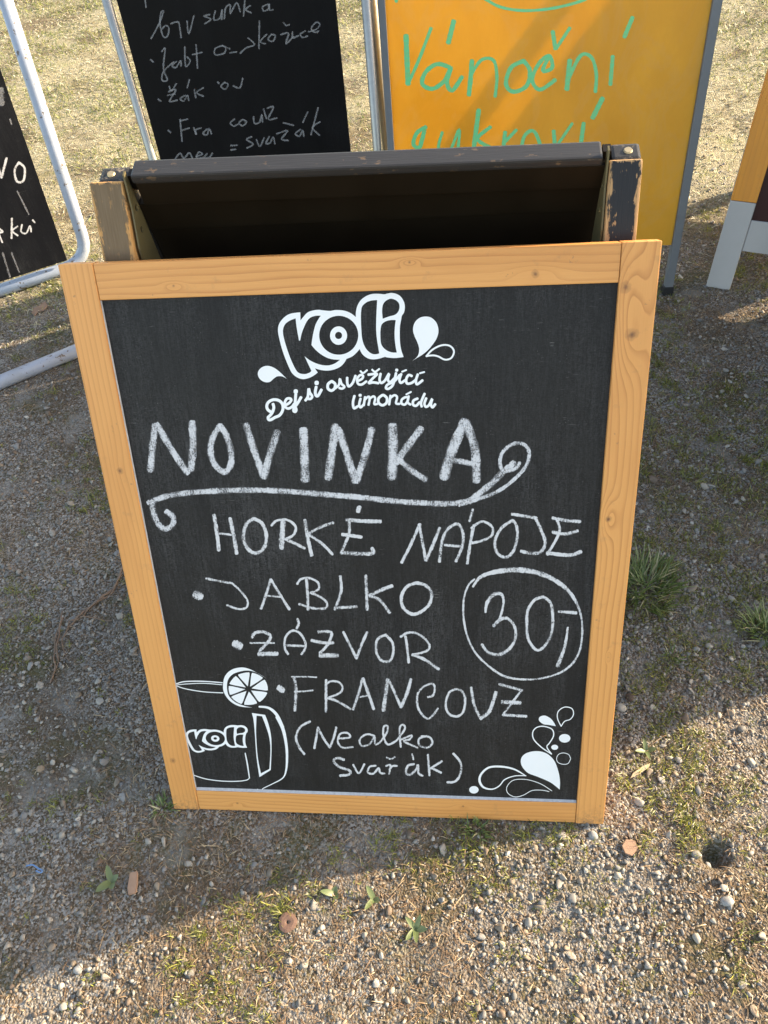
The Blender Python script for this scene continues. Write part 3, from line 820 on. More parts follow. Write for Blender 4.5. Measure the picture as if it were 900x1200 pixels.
word('chalk_word', [(D1, s) for s in [(50, [(80, 148), (112, 162)]), (15, [(150, 44), (230, 60), (320, 75)]), (14, [(320, 75), (380, 130), (422, 190), (415, 235), (360, 245), (288, 220)]),
    (18, [(512, 243), (545, 150), (575, 52)]), (18, [(577, 52), (640, 155), (698, 246)]), (13, [(542, 156), (645, 166)])]] +
    [(D2, s) for s in [(14, [(18, 75), (40, 46), (90, 38), (145, 65), (150, 108), (100, 130)]), (15, [(100, 130), (160, 155), (200, 190), (193, 225), (120, 226), (30, 200)]), (18, [(75, 42), (82, 140), (85, 233)]),
    (18, [(285, 28), (290, 120), (252, 232)]), (18, [(250, 224), (385, 216)]), (20, [(443, 24), (448, 130), (452, 233)]), (22, [(605, 87), (540, 112), (468, 148)]), (20, [(470, 150), (530, 175), (590, 253)]),
    (20, [(760, 68), (700, 90), (665, 150), (675, 220), (730, 262), (790, 245), (840, 195), (850, 130), (815, 85), (760, 68)])]], label='chalked word JABLKO with its bullet')
E1 = (260, 725, 6.43); E2 = (390, 725, 6.43)
word('chalk_word', [(E1, s) for s in [(58, [(100, 186), (136, 206)]), (24, [(228, 140), (250, 106), (310, 98), (365, 125), (355, 165), (320, 205), (285, 240)]), (14, [(215, 182), (395, 182)]), (32, [(280, 265), (415, 262)]),
    (18, [(500, 266), (475, 220), (480, 140), (530, 90), (590, 110), (630, 180), (625, 230), (600, 266)]), (18, [(492, 200), (622, 205)]), (20, [(571, 2), (580, 35), (564, 72)]),
    (22, [(728, 98), (800, 95), (828, 115), (800, 190), (740, 258)]), (24, [(678, 162), (760, 180), (838, 180)]), (34, [(742, 275), (870, 276)])]] +
    [(E2, s) for s in [(20, [(80, 100), (130, 200), (178, 296)]), (21, [(258, 102), (215, 200), (180, 296)]), (20, [(400, 120), (345, 145), (325, 200), (335, 270), (375, 318), (430, 315), (455, 260), (450, 180), (400, 120)]),
    (18, [(512, 135), (560, 106), (620, 105), (690, 145), (730, 205), (700, 245), (600, 270)]), (20, [(548, 132), (562, 230), (572, 328)]), (22, [(600, 270), (690, 305), (798, 378)])]], label='chalked word ZÁZVOR with its bullet')
F1 = (315, 785, 5.625); F2 = (465, 785, 5.625)
word('chalk_word', [(F1, s) for s in [(38, [(68, 118), (92, 134)]), (10, [(150, 45), (230, 44), (315, 48)]), (20, [(167, 52), (180, 130), (172, 266)]), (11, [(170, 143), (240, 140), (290, 134)]),
    (18, [(378, 67), (377, 273)]), (14, [(380, 95), (410, 74), (460, 80), (485, 110), (470, 150), (387, 185)]), (16, [(387, 185), (450, 205), (538, 257)]),
    (18, [(556, 260), (590, 160), (618, 57)]), (20, [(622, 57), (655, 150), (692, 256)]), (12, [(600, 178), (655, 168)]), (26, [(783, 64), (770, 160), (756, 265)]), (18, [(792, 67), (830, 150), (870, 243)])]] +
    [(F2, s) for s in [(22, [(93, 62), (65, 160), (27, 243)]), (15, [(205, 178), (240, 165), (250, 115), (230, 90), (170, 115), (135, 170), (145, 260), (200, 320), (240, 295), (270, 254)]),
    (16, [(390, 125), (345, 150), (322, 230), (345, 290), (400, 305), (440, 270), (450, 190), (430, 140), (390, 125)]), (19, [(490, 117), (510, 230), (552, 318)]), (24, [(552, 318), (612, 268), (653, 147)]),
    (18, [(677, 93), (825, 134)]), (15, [(820, 135), (760, 215), (702, 293)]), (26, [(695, 210), (812, 216)]), (18, [(700, 295), (853, 305)])]], label='chalked word FRANCOVZ with its bullet')
H1 = (340, 840, 4.286)
word('chalk_word', [(H1, s) for s in [(12, [(100, 22), (52, 50), (30, 100), (45, 150), (72, 186)]), (12, [(122, 156), (132, 100), (140, 52)]), (12, [(140, 52), (170, 110), (200, 153)]), (12, [(200, 153), (220, 100), (232, 52)]),
    (10, [(245, 108), (300, 102), (288, 80), (252, 85), (240, 125), (265, 154), (315, 150)]), (10, [(425, 95), (385, 86), (350, 112), (360, 145), (400, 135), (424, 98), (428, 136), (450, 128)]),
    (10, [(450, 128), (485, 80), (490, 46), (470, 50), (470, 100), (492, 138), (535, 118)]), (10, [(535, 118), (576, 60), (566, 38), (550, 60), (556, 150)]), (10, [(560, 112), (610, 92), (600, 112), (572, 122), (640, 154)]),
    (11, [(685, 97), (648, 110), (650, 143), (690, 154), (714, 130), (700, 102), (660, 98)])]], label='chalked word Nealko after an opening bracket')
word('chalk_word', [(H1, s) for s in [(13, [(270, 215), (240, 206), (218, 220), (245, 250), (300, 270), (295, 290), (250, 295)]), (10, [(317, 240), (345, 283), (373, 237)]),
    (10, [(430, 245), (400, 250), (390, 278), (418, 285), (445, 257), (452, 280), (475, 285)]), (10, [(482, 246), (504, 243), (497, 286)]), (10, [(499, 264), (514, 247), (536, 246)]), (9, [(485, 204), (507, 211), (527, 200)]),
    (12, [(622, 237), (592, 245), (582, 280), (602, 290), (635, 262), (641, 240), (646, 283), (665, 294)]), (9, [(613, 187), (620, 214)]), (11, [(692, 190), (700, 293)]), (11, [(763, 222), (706, 258)]), (11, [(710, 256), (758, 280)]),
    (12, [(820, 184), (856, 230), (855, 285), (830, 323), (790, 328)])]], label='chalked word Svařák before a closing bracket')
P3 = (535, 660, 5.806)
word('chalk_price', [(P3, s) for s in [(20, [(112, 158, 14), (170, 88, 24), (300, 52, 32), (450, 46, 34), (600, 80, 32), (720, 150, 28), (800, 240, 22), (845, 350, 15), (855, 480, 14), (835, 600, 14), (780, 690, 16), (690, 750, 14), (560, 785, 12), (430, 788, 14), (320, 765, 16), (220, 700, 14), (130, 610, 14), (75, 500, 14), (48, 370, 14), (50, 240, 14), (80, 150, 14), (122, 108, 12)]),
    (20, [(197, 333, 14), (207, 270, 24), (250, 215, 26), (300, 207, 22), (320, 250, 16), (310, 320, 16), (296, 368, 16)]), (22, [(252, 425, 22), (300, 380, 24), (350, 377, 20), (395, 430, 20), (400, 510, 20), (360, 580, 22), (290, 620, 24), (215, 605, 20), (174, 552, 20)]),
    (20, [(590, 228), (530, 250), (485, 320), (478, 420), (490, 520), (545, 590), (600, 560), (645, 480), (655, 370), (640, 270), (590, 228)]), (22, [(694, 328, 16), (812, 336, 24)]), (22, [(757, 437, 14), (735, 570, 22), (687, 698, 26)])]], label='price 30,- inside a chalked circle')

# printed jug and slice
J5 = (200, 775, 6.43); J7 = (210, 840, 6.43)
jug = [(J5, s) for s in [(7, [(44, 168), (100, 152), (200, 148), (300, 152), (390, 160)]), (5, [(50, 176), (120, 169), (250, 164), (388, 175)]), (6, [(48, 184), (110, 205), (250, 228), (395, 236)]),
       (14, [(668, 340, 12), (740, 350, 16), (800, 402, 20), (845, 495, 20)])]]
jug += [(J7, s) for s in [(16, [(737, 0, 20), (782, 90, 22), (806, 200, 18), (813, 300, 16), (806, 400, 12), (780, 460, 8), (700, 505, 6), (630, 540, 5), (628, 558, 5)]),
       (6, [(104, 436), (200, 466), (320, 482), (430, 484), (505, 476), (530, 460)]), (8, [(530, 460, 7), (515, 360, 9), (498, 272, 7)]), (8, [(575, 557), (592, 545)])]]
strokes('printed_jug', KO, PW, ((0,), 0), jug, M_print, panel, 'white printed outline of a jug with a handle', 0.0)
cres = [(725, 130), (725, 130), (650, 85), (590, 55), (530, 45), (460, 62), (410, 110), (395, 180), (405, 240), (450, 300), (520, 338), (615, 347), (615, 347), (560, 335), (490, 308), (440, 260), (425, 200), (432, 140), (470, 95), (540, 72), (600, 70), (660, 90)]
ends = [(500, 105), (605, 92), (700, 135), (728, 228), (660, 308), (548, 320), (462, 258), (440, 178)]
wedges = []
ccx, ccy = 587, 207
angs = [math.atan2((b - ccy) / 122, (a - ccx) / 147) for a, b in ends]
for i in range(8):
    a0, a1 = angs[i], angs[(i + 1) % 8]
    if a1 < a0: a1 += 2 * math.pi
    g = 0.055
    pts = [(ccx + 24 * math.cos((a0 + a1) / 2), ccy + 20 * math.sin((a0 + a1) / 2))] * 2
    for k in range(6):
        a = a0 + g + (a1 - a0 - 2 * g) * k / 5
        rr = 0.93 if k in (0, 5) else 1.0
        pts.append((585 + 147 * rr * math.cos(a), 205 + 122 * rr * math.sin(a)))
    wedges.append((J5, [pts]))
hand_o = [(612, 388), (612, 388), (712, 400), (712, 400)]
hw = lambda p: ((p[0] / 6.43 + 210 - 200) * 6.43, (p[1] / 6.43 + 840 - 775) * 6.43)
outer = [(612, 388), (612, 388), (712, 402), (712, 402)] + [hw(p) for p in [(672, 50), (692, 140), (696, 250), (690, 400), (690, 400), (605, 453), (605, 453), (583, 300), (570, 120), (560, 20)]]
inner = [(648, 408), (648, 408), (688, 412), (688, 412)] + [hw(p) for p in [(650, 60), (678, 150), (688, 250), (680, 392), (680, 392), (616, 425), (616, 425), (592, 300), (580, 130), (582, 20)]]
def lt(p, m): return m(p)
sm_logo = []
for lps in logo:
    sm_logo.append(((0, 0, 1.0), [[(217.5 + (p[0] - 58) / 1487 * 72.9, 846 + (p[1] - 82) / 1010 * 35 + 4 * (p[0] - 58) / 1487) for p in lp] for lp in lps]))
fills('printed_lemon_slice', KO, PW, [(J5, [cres])] + wedges, M_print, panel, 'white printed lemon slice on the rim of the jug')
fills('printed_jug_handle', KO, PW, [(J5, [outer, inner])], M_print, panel)
fills('printed_small_logo', KO, PW, sm_logo, M_print, panel, 'small white printed logo on the jug', seg=3)
Q = (530, 820, 6.0)
for l in ([(755, 630), (755, 630), (690, 580), (600, 540), (530, 512), (487, 460), (485, 410), (520, 375), (590, 360), (660, 375), (715, 425), (745, 500), (757, 570)],
      [(728, 185), (728, 185), (680, 176), (640, 170), (610, 145), (615, 120), (650, 110), (690, 130), (715, 160)], ell(790, 270, 40, 30), ell(720, 333, 24, 18), ell(152, 632, 33, 26)):
    fills('printed_drop', KO, PW, [(Q, [l])], M_print, panel)
strokes('printed_splash_outlines', KO, PW, Q, [(4, [(832, 412), (815, 445), (782, 452), (745, 440), (733, 412), (748, 382), (782, 372), (818, 384), (832, 412)]),
      (6, [(765, 185), (740, 130), (745, 80), (790, 50), (840, 60), (852, 100), (830, 135), (790, 150), (765, 185)]),
      (7, [(698, 380), (630, 335), (575, 280), (565, 230), (590, 195), (640, 185), (700, 205), (712, 250), (685, 300), (665, 330), (698, 380)]),
      (9, [(518, 535, 5), (440, 490, 10), (350, 470, 12), (260, 475, 12), (205, 520, 13), (192, 570, 15), (220, 615, 12), (280, 628, 8), (330, 605, 7), (370, 560, 7), (440, 535, 6), (518, 533, 6)]),
      (4, [(700, 640), (620, 590), (520, 560), (430, 565), (385, 610), (390, 655), (440, 682), (500, 670), (560, 638), (630, 635), (680, 645)])], M_print, panel, None, 0.0)

# ------------------------------------------------------------------ black stand behind it
bs = root('black_easel_stand', (0, 0.05, 0), 0, 'worn black wooden folding stand standing open directly behind the pine-framed chalkboard', 'easel')
ML = worn_paint('worn_brown_black_paint', 0.0205, 0.478, wood=(0.52, 0.27, 0.10), wear=0.50, dusty=1.0, seed=2.0, spots=0.3)
MR = worn_paint('worn_black_paint', 0.0185, 0.478, wear=0.85, wood=(0.42, 0.25, 0.12), seed=6.0, spots=0.8)
MT = worn_paint('skylit_worn_black_bar', 0.03, 0.30, paint=(0.026, 0.025, 0.025), wear=0.03, seed=9.0, spots=0.25)  # wear spots, plus a greyer paint that stands in for the sky-lit top
ME = worn_paint('grey_bracket_end', 0.022, 0.434, paint=(0.022, 0.021, 0.020), wear=0.10, seed=12.0, wood=(0.20, 0.16, 0.12), spots=0.4)
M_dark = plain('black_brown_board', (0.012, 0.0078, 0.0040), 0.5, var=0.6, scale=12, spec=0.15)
M_olive = plain('olive_metal', (0.13, 0.105, 0.05), 0.5, spec=0.4, var=0.2, metal=0.2)
box('front_leg', KO, (0.0435, 0.0, -0.056), (0.0845, 0.956, -0.030), ML, bs, 0.003)
box('front_leg', KO, (0.6425, 0.0, -0.056), (0.6785, 0.952, -0.030), MR, bs, 0.003)
RF = Frame((0, 0.640, 0), 0, -13)
box('rear_leg', RF, (0.052, 0.0, -0.032), (0.088, 0.864, -0.006), ME, bs, 0.004, label='rear leg with a rounded grey top end')
box('rear_leg', RF, (0.646, 0.0, -0.032), (0.679, 0.860, -0.006), ME, bs, 0.004, label='rear leg with a rounded grey top end')
RB = RF.M @ Matrix.Translation((0.36, 0, 0)) @ Matrix.Rotation(-0.013, 4, 'Z') @ Matrix.Translation((-0.36, 0, 0))
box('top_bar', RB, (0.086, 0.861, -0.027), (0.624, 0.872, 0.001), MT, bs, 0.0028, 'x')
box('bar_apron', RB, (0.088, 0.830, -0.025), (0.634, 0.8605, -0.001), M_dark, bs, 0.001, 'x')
box('rear_rail', RF, (0.0885, 0.790, -0.026), (0.6455, 0.8295, -0.006), M_dark, bs, 0.001, 'x')
box('rear_panel', RF, (0.0885, 0.03, -0.016), (0.6455, 0.789, -0.008), M_dark, bs, 0)
for ua, ub in ((0.0885, 0.0995), (0.6365, 0.6455)):
    box('tongue', RF, (ua, 0.846, -0.024), (ub, 0.866, -0.012), M_dark, bs, 0)
M_screw = plain('brass_screw', (0.42, 0.33, 0.20), 0.4, metal=0.5, var=0.2)
for u_, v_ in ((0.066, 0.8645), (0.665, 0.8605)):
    bm = bmesh.new(); bmesh.ops.create_cone(bm, cap_ends=True, segments=14, radius1=0.0055, radius2=0.0042, depth=0.0022)
    from_bm('screw', bm, M_screw, RF.M @ Matrix.Translation((u_, v_, -0.019)) @ Matrix.Rotation(-math.pi / 2, 4, 'X'), bs)
# perforated stay between the left legs, a flat plate lying in the plane x = 0.0885
def stay(x0):
    lp = [(0.445, 0.853), (0.452, 0.855), (0.475, 0.66), (0.485, 0.55), (0.40, 0.55), (0.405, 0.70), (0.418, 0.775), (0.436, 0.815)]
    holes = [[(0.4475 + 0.0042 * math.cos(a), 0.812 + 0.0042 * math.sin(a)) for a in [k * math.pi / 5 for k in range(10)]],
             [(0.4420 + 0.0042 * math.cos(a), 0.787 + 0.0042 * math.sin(a)) for a in [k * math.pi / 5 for k in range(10)]]]
    LL = [[Vector((p[0], p[1], 0)) for p in l] for l in [lp] + holes]
    flat = [p for l in LL for p in l]; tri = tessellate_polygon(LL)
    bm = bmesh.new(); vs = [bm.verts.new((x0, p.x, p.y)) for p in flat]
    for f in tri:
        try: bm.faces.new([vs[i] for i in f])
        except ValueError: pass
    r_ = bmesh.ops.extrude_face_region(bm, geom=bm.faces[:])
    bmesh.ops.translate(bm, verts=[v for v in r_['geom'] if isinstance(v, bmesh.types.BMVert)], vec=(-0.002, 0, 0))
    bmesh.ops.recalc_face_normals(bm, faces=bm.faces[:])
    return from_bm('stay_plate', bm, M_olive, Matrix.Identity(4), bs)
stay(0.0900)
stay(0.6412)

# ------------------------------------------------------------------ yellow sign
YO = Frame(G(788, 345), 3, 11)
ys = root('yellow_sign', YO.o, 3, 'glossy yellow sign with green handwriting in a thin grey frame, behind the black stand', 'sign')
M_grey = plain('grey_painted_steel', (0.15, 0.165, 0.18), 0.45, spec=0.5, var=0.2)
M_rub = plain('black_rubber', (0.012, 0.012, 0.013), 0.7)
t = NT('yellow_plastic_sheet'); ob = t.obj()
cl = t.noise(t.scaled(ob, (3, 2, 1)), 2.2, 5, 0.6, 0.8)
fb = t.noise(t.scaled(ob, (220, 60, 10)), 1.0, 2)
sw = t.ramp(t.noise(t.scaled(ob, (5, 3.0, 1)), 1.6, 5, 0.65, 1.8), [(0.50, 0.0), (0.58, 0.35), (0.66, 0.0)])
c = t.mix(t.ramp(cl, [(0.35, 0.0), (0.7, 1.0)]), (0.76, 0.45, 0.055), (0.84, 0.53, 0.075))
c = t.mix(t.math('MULTIPLY', fb, 0.16), c, (0.56, 0.29, 0.03))
c = t.mix(t.math('MULTIPLY', sw, 0.55), c, (0.72, 0.50, 0.20))
p_ = t.pbr(c, t.ramp(cl, [(0.3, 0.28), (0.7, 0.45)]), spec=0.55)
tl = t.n('BsdfTranslucent'); t.set(tl, 0, c)
mx = t.n('MixShader'); t.set(mx, 0, 0.5); t.t.links.new(p_.outputs[0], mx.inputs[1]); t.t.links.new(tl.outputs[0], mx.inputs[2]); t.t.links.new(mx.outputs[0], t.out.inputs[0])
M_yellow = t.m
YT = 1.02
box('sign_frame_post', YO, (-0.748, 0.02, -0.022), (-0.732, YT, 0.0), M_grey, ys, 0.002)
box('sign_frame_post', YO, (-0.022, 0.018, -0.022), (-0.001, YT, 0.0), M_grey, ys, 0.002)
box('sign_frame_bar', YO, (-0.7315, YT - 0.018, -0.020), (-0.0225, YT, -0.001), M_grey, ys, 0.002)
ypan = box('sign_panel', YO, (-0.7315, 0.134, -0.012), (-0.0225, YT - 0.0185, -0.008), M_yellow, ys, 0)
for u_ in (-0.752, -0.026):
    box('foot_cap', YO, (u_, -0.004, -0.026), (u_ + 0.027, 0.0215, 0.003), M_rub, ys, 0.003)
YB = Frame(YO.o + Vector((-0.005, 0.42, 0)), 3, -11)
box('rear_leg', YB, (-0.748, 0.0, -0.022), (-0.732, YT - 0.02, 0.0), M_grey, ys, 0.002)
box('rear_leg', YB, (-0.022, 0.0, -0.022), (-0.001, YT - 0.02, 0.0), M_grey, ys, 0.002)
box('rear_rail', YB, (-0.7315, 0.10, -0.020), (-0.0225, 0.118, -0.002), M_grey, ys, 0.002)
t = NT('green_marker_ink'); o_ = t.obj(); n_ = t.noise(t.scaled(o_, (60, 200, 1)), 1.0, 3)
t.pbr(t.mix(t.ramp(n_, [(0.35, 0.0), (0.7, 0.5)]), (0.095, 0.66, 0.30), (0.30, 0.52, 0.15)), 0.4)
M_ink = t.m
Y1 = (450, 0, 2.903)
def yw(name, items, label): return strokes(name, YO, -0.008, Y1, items, M_ink, ypan, label, 0.3)
yw('marker_word', [(16, [(75, 122), (78, 200), (82, 285)]), (10, [(82, 285), (120, 200), (160, 96)]), (13, [(222, 228), (180, 218), (142, 245), (130, 285), (165, 302), (205, 275), (228, 230), (214, 280), (232, 308), (265, 262)]),
    (15, [(237, 72), (219, 145)]), (14, [(299, 207), (295, 260), (289, 322)]), (10, [(292, 262), (330, 205), (372, 205), (384, 260), (378, 328)]), (13, [(475, 207), (432, 230), (415, 285), (440, 312), (485, 292), (496, 240), (475, 207)]),
    (12, [(562, 190), (540, 240), (572, 230), (562, 190), (528, 215), (504, 270), (530, 305), (582, 272)]), (13, [(574, 108), (583, 165)]), (10, [(586, 165), (632, 95)]),
    (15, [(632, 206), (622, 303)]), (11, [(625, 275), (668, 190), (705, 195), (722, 250), (719, 312)]), (12, [(778, 192), (770, 287)]), (13, [(845, 60), (818, 125)])], 'green word Vánoční in marker')
yw('marker_word', [(12, [(142, 432), (112, 452), (100, 490), (122, 500), (138, 440), (125, 490)]), (9, [(198, 450), (186, 505), (222, 515), (256, 440), (250, 520)]), (14, [(322, 375), (305, 505)]), (11, [(362, 432), (318, 472), (362, 502)]),
    (12, [(412, 450), (405, 510)]), (10, [(408, 486), (450, 442)]), (11, [(540, 520), (512, 448), (478, 462), (465, 520)]), (12, [(577, 446), (582, 505)]), (9, [(582, 505), (640, 420)]), (13, [(679, 420), (668, 500)]), (15, [(743, 335), (710, 400)])], 'green word cukroví in marker')
yw('marker_arc', [(9, [(300, -32), (350, 0), (400, 25), (480, 36), (580, 27), (680, 0), (730, -30)])], 'green curved line at the upper edge')
yw('marker_arc', [(10, [(36, -30), (42, 5)])], None)

# ------------------------------------------------------------------ blackboards in tube frames
M_zinc = plain('weathered_zinc_tube', (0.36, 0.365, 0.35), 0.38, metal=0.55, var=0.3, scale=60)
M_white = plain('pale_blue_enamel_tube', (0.30, 0.355, 0.45), 0.36, spec=0.5, var=0.10, scale=25)
t = NT('chipped_pale_blue_enamel'); o_ = t.obj()
n1 = t.noise(o_, 22, 5, 0.7); n2 = t.noise(o_, 90, 4, 0.7)
chip_ = t.ramp(t.math('MULTIPLY', n1, n2), [(0.335, 0.0), (0.35, 1.0)])
grime_ = t.ramp(t.noise(o_, 9, 5, 0.7), [(0.45, 0.0), (0.75, 0.55)])
c = t.mix(grime_, (0.32, 0.375, 0.465), (0.24, 0.25, 0.25))
c = t.mix(chip_, c, (0.13, 0.10, 0.08))
t.pbr(c, t.ramp(grime_, [(0, 0.34), (1, 0.6)]), t.bump(t.math('MULTIPLY', chip_, -1.0), 0.5, 0.0006), spec=0.5)
M_white = t.m
BO = Frame((0, 1.42, 0), 0, 4)
def q_(u): return 0.475 + (u - 0.475) * 0.9095
b2 = root('blackboard_rack', (-0.02, 1.42, 0), 0, 'tall blackboard with faint chalk list in a grey metal tube rack behind the black stand', 'blackboard')
def tube(name, fr, pts, r_, mat, par, rr=0.05, n=16, label=None):
    bm = tube_bm(rounded(pts, rr) if len(pts) > 2 else pts, r_, n)
    o = from_bm(name, bm, mat, fr.M.copy(), par, True)
    if label: o['label'] = label
    return o
tube('tube_frame', BO, [(q_(-0.366), 1.06, -0.012), (q_(-0.366), 0.012, -0.012), (q_(0.262), 0.012, -0.012), (q_(0.262), 1.06, -0.012)], 0.0105, M_zinc, b2)
tube('top_tube', BO, [(q_(-0.3545), 1.0, -0.012), (q_(0.2505), 1.0, -0.012)], 0.009, M_zinc, b2)
bb = wedge('writing_surface', [(q_(-0.341), 0.10, 0.0), (q_(0.190), 0.10, 0.0), (q_(0.192), 1.02, 0.0), (q_(-0.334), 1.02, 0.0), (q_(-0.341), 0.10, -0.006), (q_(0.190), 0.10, -0.006), (q_(0.192), 1.02, -0.006), (q_(-0.334), 1.02, -0.006)], M_board_far, b2, BO)
BL = Frame((0, 1.74, 0), 0, -9)
tube('tube_leg', BL, [(q_(-0.366), 0.985, 0), (q_(-0.366), 0.0, 0)], 0.0105, M_zinc, b2)
tube('tube_leg', BL, [(q_(0.262), 0.985, 0), (q_(0.262), 0.0, 0)], 0.0105, M_zinc, b2)
for a, b in (((q_(-0.355)), q_(-0.336)), (q_(0.1925), q_(0.2515))):
    for vv in (0.18, 0.95): box('clip', BO, (a, vv, -0.008), (b, vv + 0.02, -0.004), M_zinc, b2, 0)
box('added_rear_sun_block', BL, (q_(-0.341), 0.06, -0.020), (q_(0.150), 0.93, -0.014), M_board_far, b2, 0)  # hidden back board, added to stop sun reaching the ground at left
U1 = (160, 0, 3.75); U2 = (170, 90, 3.6)
def bw(name, view, items, w=7, label=None):
    return strokes(name, BO, 0.0, view, [(w if len(i) != 2 or not isinstance(i[0], (int, float)) else w, i) for i in items], M_chalk_faint, bb, label, 0.6)
bw('chalk_word', U1, [[(38, 0), (42, 32)], [(64, 170), (95, 112), (114, 66), (118, 46), (106, 60), (104, 110), (118, 160), (136, 158), (142, 124), (128, 112), (112, 128)], [(150, 104), (182, 96), (190, 120), (196, 165)], [(222, 92), (230, 148), (252, 70)]], label='faint chalk letters bri')
bw('chalk_word', U1, [[(322, 64), (296, 70), (326, 84), (300, 104)], [(346, 48), (340, 86), (366, 80), (376, 42), (374, 86)], [(386, 82), (392, 34), (412, 22), (412, 60), (440, 12), (456, 52)], [(470, 70), (476, 2)], [(500, 24), (480, 42), (504, 56)], [(578, 18), (554, 30), (560, 48), (578, 40), (583, 18), (585, 44), (600, 42)]], label='faint chalk word ending in nka')
bw('chalk_word', U1, [[(62, 262), (74, 272)], [(112, 226), (126, 214), (118, 300), (136, 350), (112, 352), (120, 312), (164, 272)], [(176, 270), (156, 288), (174, 296), (194, 266), (196, 290)], [(212, 206), (216, 290), (236, 268), (222, 250)], [(262, 196), (268, 300)], [(246, 240), (288, 230)],
    [(376, 200), (346, 214), (346, 240), (384, 234), (392, 210), (376, 200), (410, 214)], [(410, 232), (440, 228)]], label='faint chalk word jabl')
bw('chalk_word', U1, [[(490, 166), (518, 196), (482, 210), (456, 234)], [(540, 92), (538, 214)], [(572, 150), (544, 182), (566, 192)], [(594, 150), (578, 172), (598, 182), (610, 158), (594, 150)], [(634, 152), (668, 146), (656, 192), (690, 160)], [(646, 100), (658, 112), (672, 108)], [(686, 140), (686, 166), (712, 156)],
    [(742, 136), (720, 150), (730, 164), (752, 158)], [(756, 140), (790, 128), (806, 108), (790, 98), (768, 124), (784, 142), (800, 136)]], label='faint chalk word skořice')
bw('chalk_word', U2, [[(56, 94), (66, 102)], [(102, 40), (112, 58), (132, 28)], [(100, 62), (130, 54), (104, 102), (136, 98)], [(96, 78), (126, 72)], [(170, 78), (148, 92), (164, 102), (178, 78), (184, 100)], [(187, 12), (178, 46)], [(208, 54), (214, 88)], [(246, 46), (218, 66), (246, 82)]], label='faint chalk word zák')
bw('chalk_word', U2, [[(336, 24), (320, 40), (338, 52), (350, 32), (336, 24)], [(372, 38), (400, 46), (412, 6)], [(306, 22), (312, 28)]])
bw('chalk_word', U2, [[(98, 226), (108, 234)], [(148, 180), (156, 272)], [(148, 186), (180, 178)], [(156, 226), (186, 216)], [(206, 214), (216, 244), (214, 224), (236, 216)], [(262, 220), (244, 238), (262, 244), (270, 218), (280, 240)]], label='faint chalk letters Fra')
bw('chalk_word', U2, [[(378, 178), (360, 194), (374, 208), (392, 200)], [(412, 180), (396, 194), (412, 206), (428, 190), (412, 180)], [(458, 168), (462, 196), (484, 190), (492, 160), (496, 190)], [(500, 136), (512, 176)], [(516, 132), (542, 128), (520, 178), (556, 174)]], label='faint chalk letters couz')
bw('chalk_word', U2, [[(126, 348), (148, 322), (164, 344), (186, 320), (200, 344)], [(216, 336), (242, 326), (226, 318), (218, 344), (246, 340)], [(262, 324), (250, 340), (272, 338), (284, 322)]])
bw('chalk_word', U2, [[(362, 290), (390, 288)], [(362, 308), (382, 306)], [(450, 252), (428, 264), (456, 284), (430, 300)], [(470, 264), (484, 294), (502, 258)], [(524, 252), (510, 280), (528, 278), (540, 254), (548, 282)], [(556, 240), (602, 226), (576, 262), (604, 268)], [(584, 194), (626, 204)],
    [(656, 222), (634, 240), (652, 250), (664, 226), (670, 250)], [(686, 148), (666, 192)], [(730, 130), (700, 244)], [(738, 190), (706, 214), (736, 246)]], label='faint chalk word svařák')

# left one, turned
LA = G(0, 345, 0.015)
LO = Frame(LA, 31, 6)
ls = root('tube_frame_blackboard', (LA.x, LA.y, 0), 31, 'blackboard turned sideways in a pale bent tube frame, leftmost of the signs', 'blackboard')
tube('tube_frame', LO, [(-0.36, 0.0, -0.02), (0.287, 0.006, -0.02), (0.374, 0.98, -0.02)], 0.0185, M_white, ls, 0.085, 18)
tube('tube_frame_side', LO, [(-0.36, 0.0, -0.02), (-0.44, 0.96, -0.02)], 0.0185, M_white, ls, 0.085, 18)
lb = wedge('writing_surface', [(-0.34, 0.037, 0.004), (0.223, 0.037, 0.004), (0.300, 0.93, 0.004), (-0.40, 0.93, 0.004), (-0.34, 0.037, -0.002), (0.223, 0.037, -0.002), (0.300, 0.93, -0.002), (-0.40, 0.93, -0.002)], M_board_left, ls, LO)
g0, g1_ = G(0, 448, 0.019), G(88, 412, 0.019)
dv = (g1_ - g0).normalized()
pa, pb = g0 - dv * 0.55, g1_ + dv * 0.12
MI = Matrix.Identity(4)
o = from_bm('base_tube', tube_bm([pa, pb], 0.0185, 18), M_white, MI, ls, True); o['label'] = 'bluish base tube lying on the gravel'
mid = g0 - dv * 0.34
top_ = LO.M @ Vector((-0.3, 0.85, -0.06))
from_bm('strut_tube', tube_bm([mid + Vector((0, 0, 0.015)), top_], 0.013, 14), M_white, MI, ls, True)
S4 = (0, 80, 4.44)
strokes('chalk_word', LO, 0.004, S4, [(13, [(-25, 470), (8, 568)]), (13, [(8, 568), (34, 468)]), (12, [(98, 490), (76, 530), (88, 588), (122, 584), (128, 520), (98, 490)])], M_chalk_thin, lb, 'chalk letters VO')
strokes('chalk_word', LO, 0.004, S4, [(11, [(62, 782), (60, 884)]), (9, [(92, 822), (64, 846), (92, 870)]), (9, [(114, 814), (110, 850), (136, 858), (156, 820), (162, 850)]), (9, [(170, 790), (180, 802)]), (10, [(-10, 830), (14, 850), (-6, 860), (12, 905)])], M_chalk_thin, lb, 'chalk letters ku')
for it in [(30, [(4, 110), (8, 185)]), (10, [(14, 960), (52, 1085)]), (8, [(60, 960), (100, 1060)]), (8, [(90, 640), (150, 760)]), (9, [(52, 265), (60, 290)])]:
    strokes('chalk_smear', LO, 0.004, S4, [it], M_chalk_faint, lb, None, 0.8)

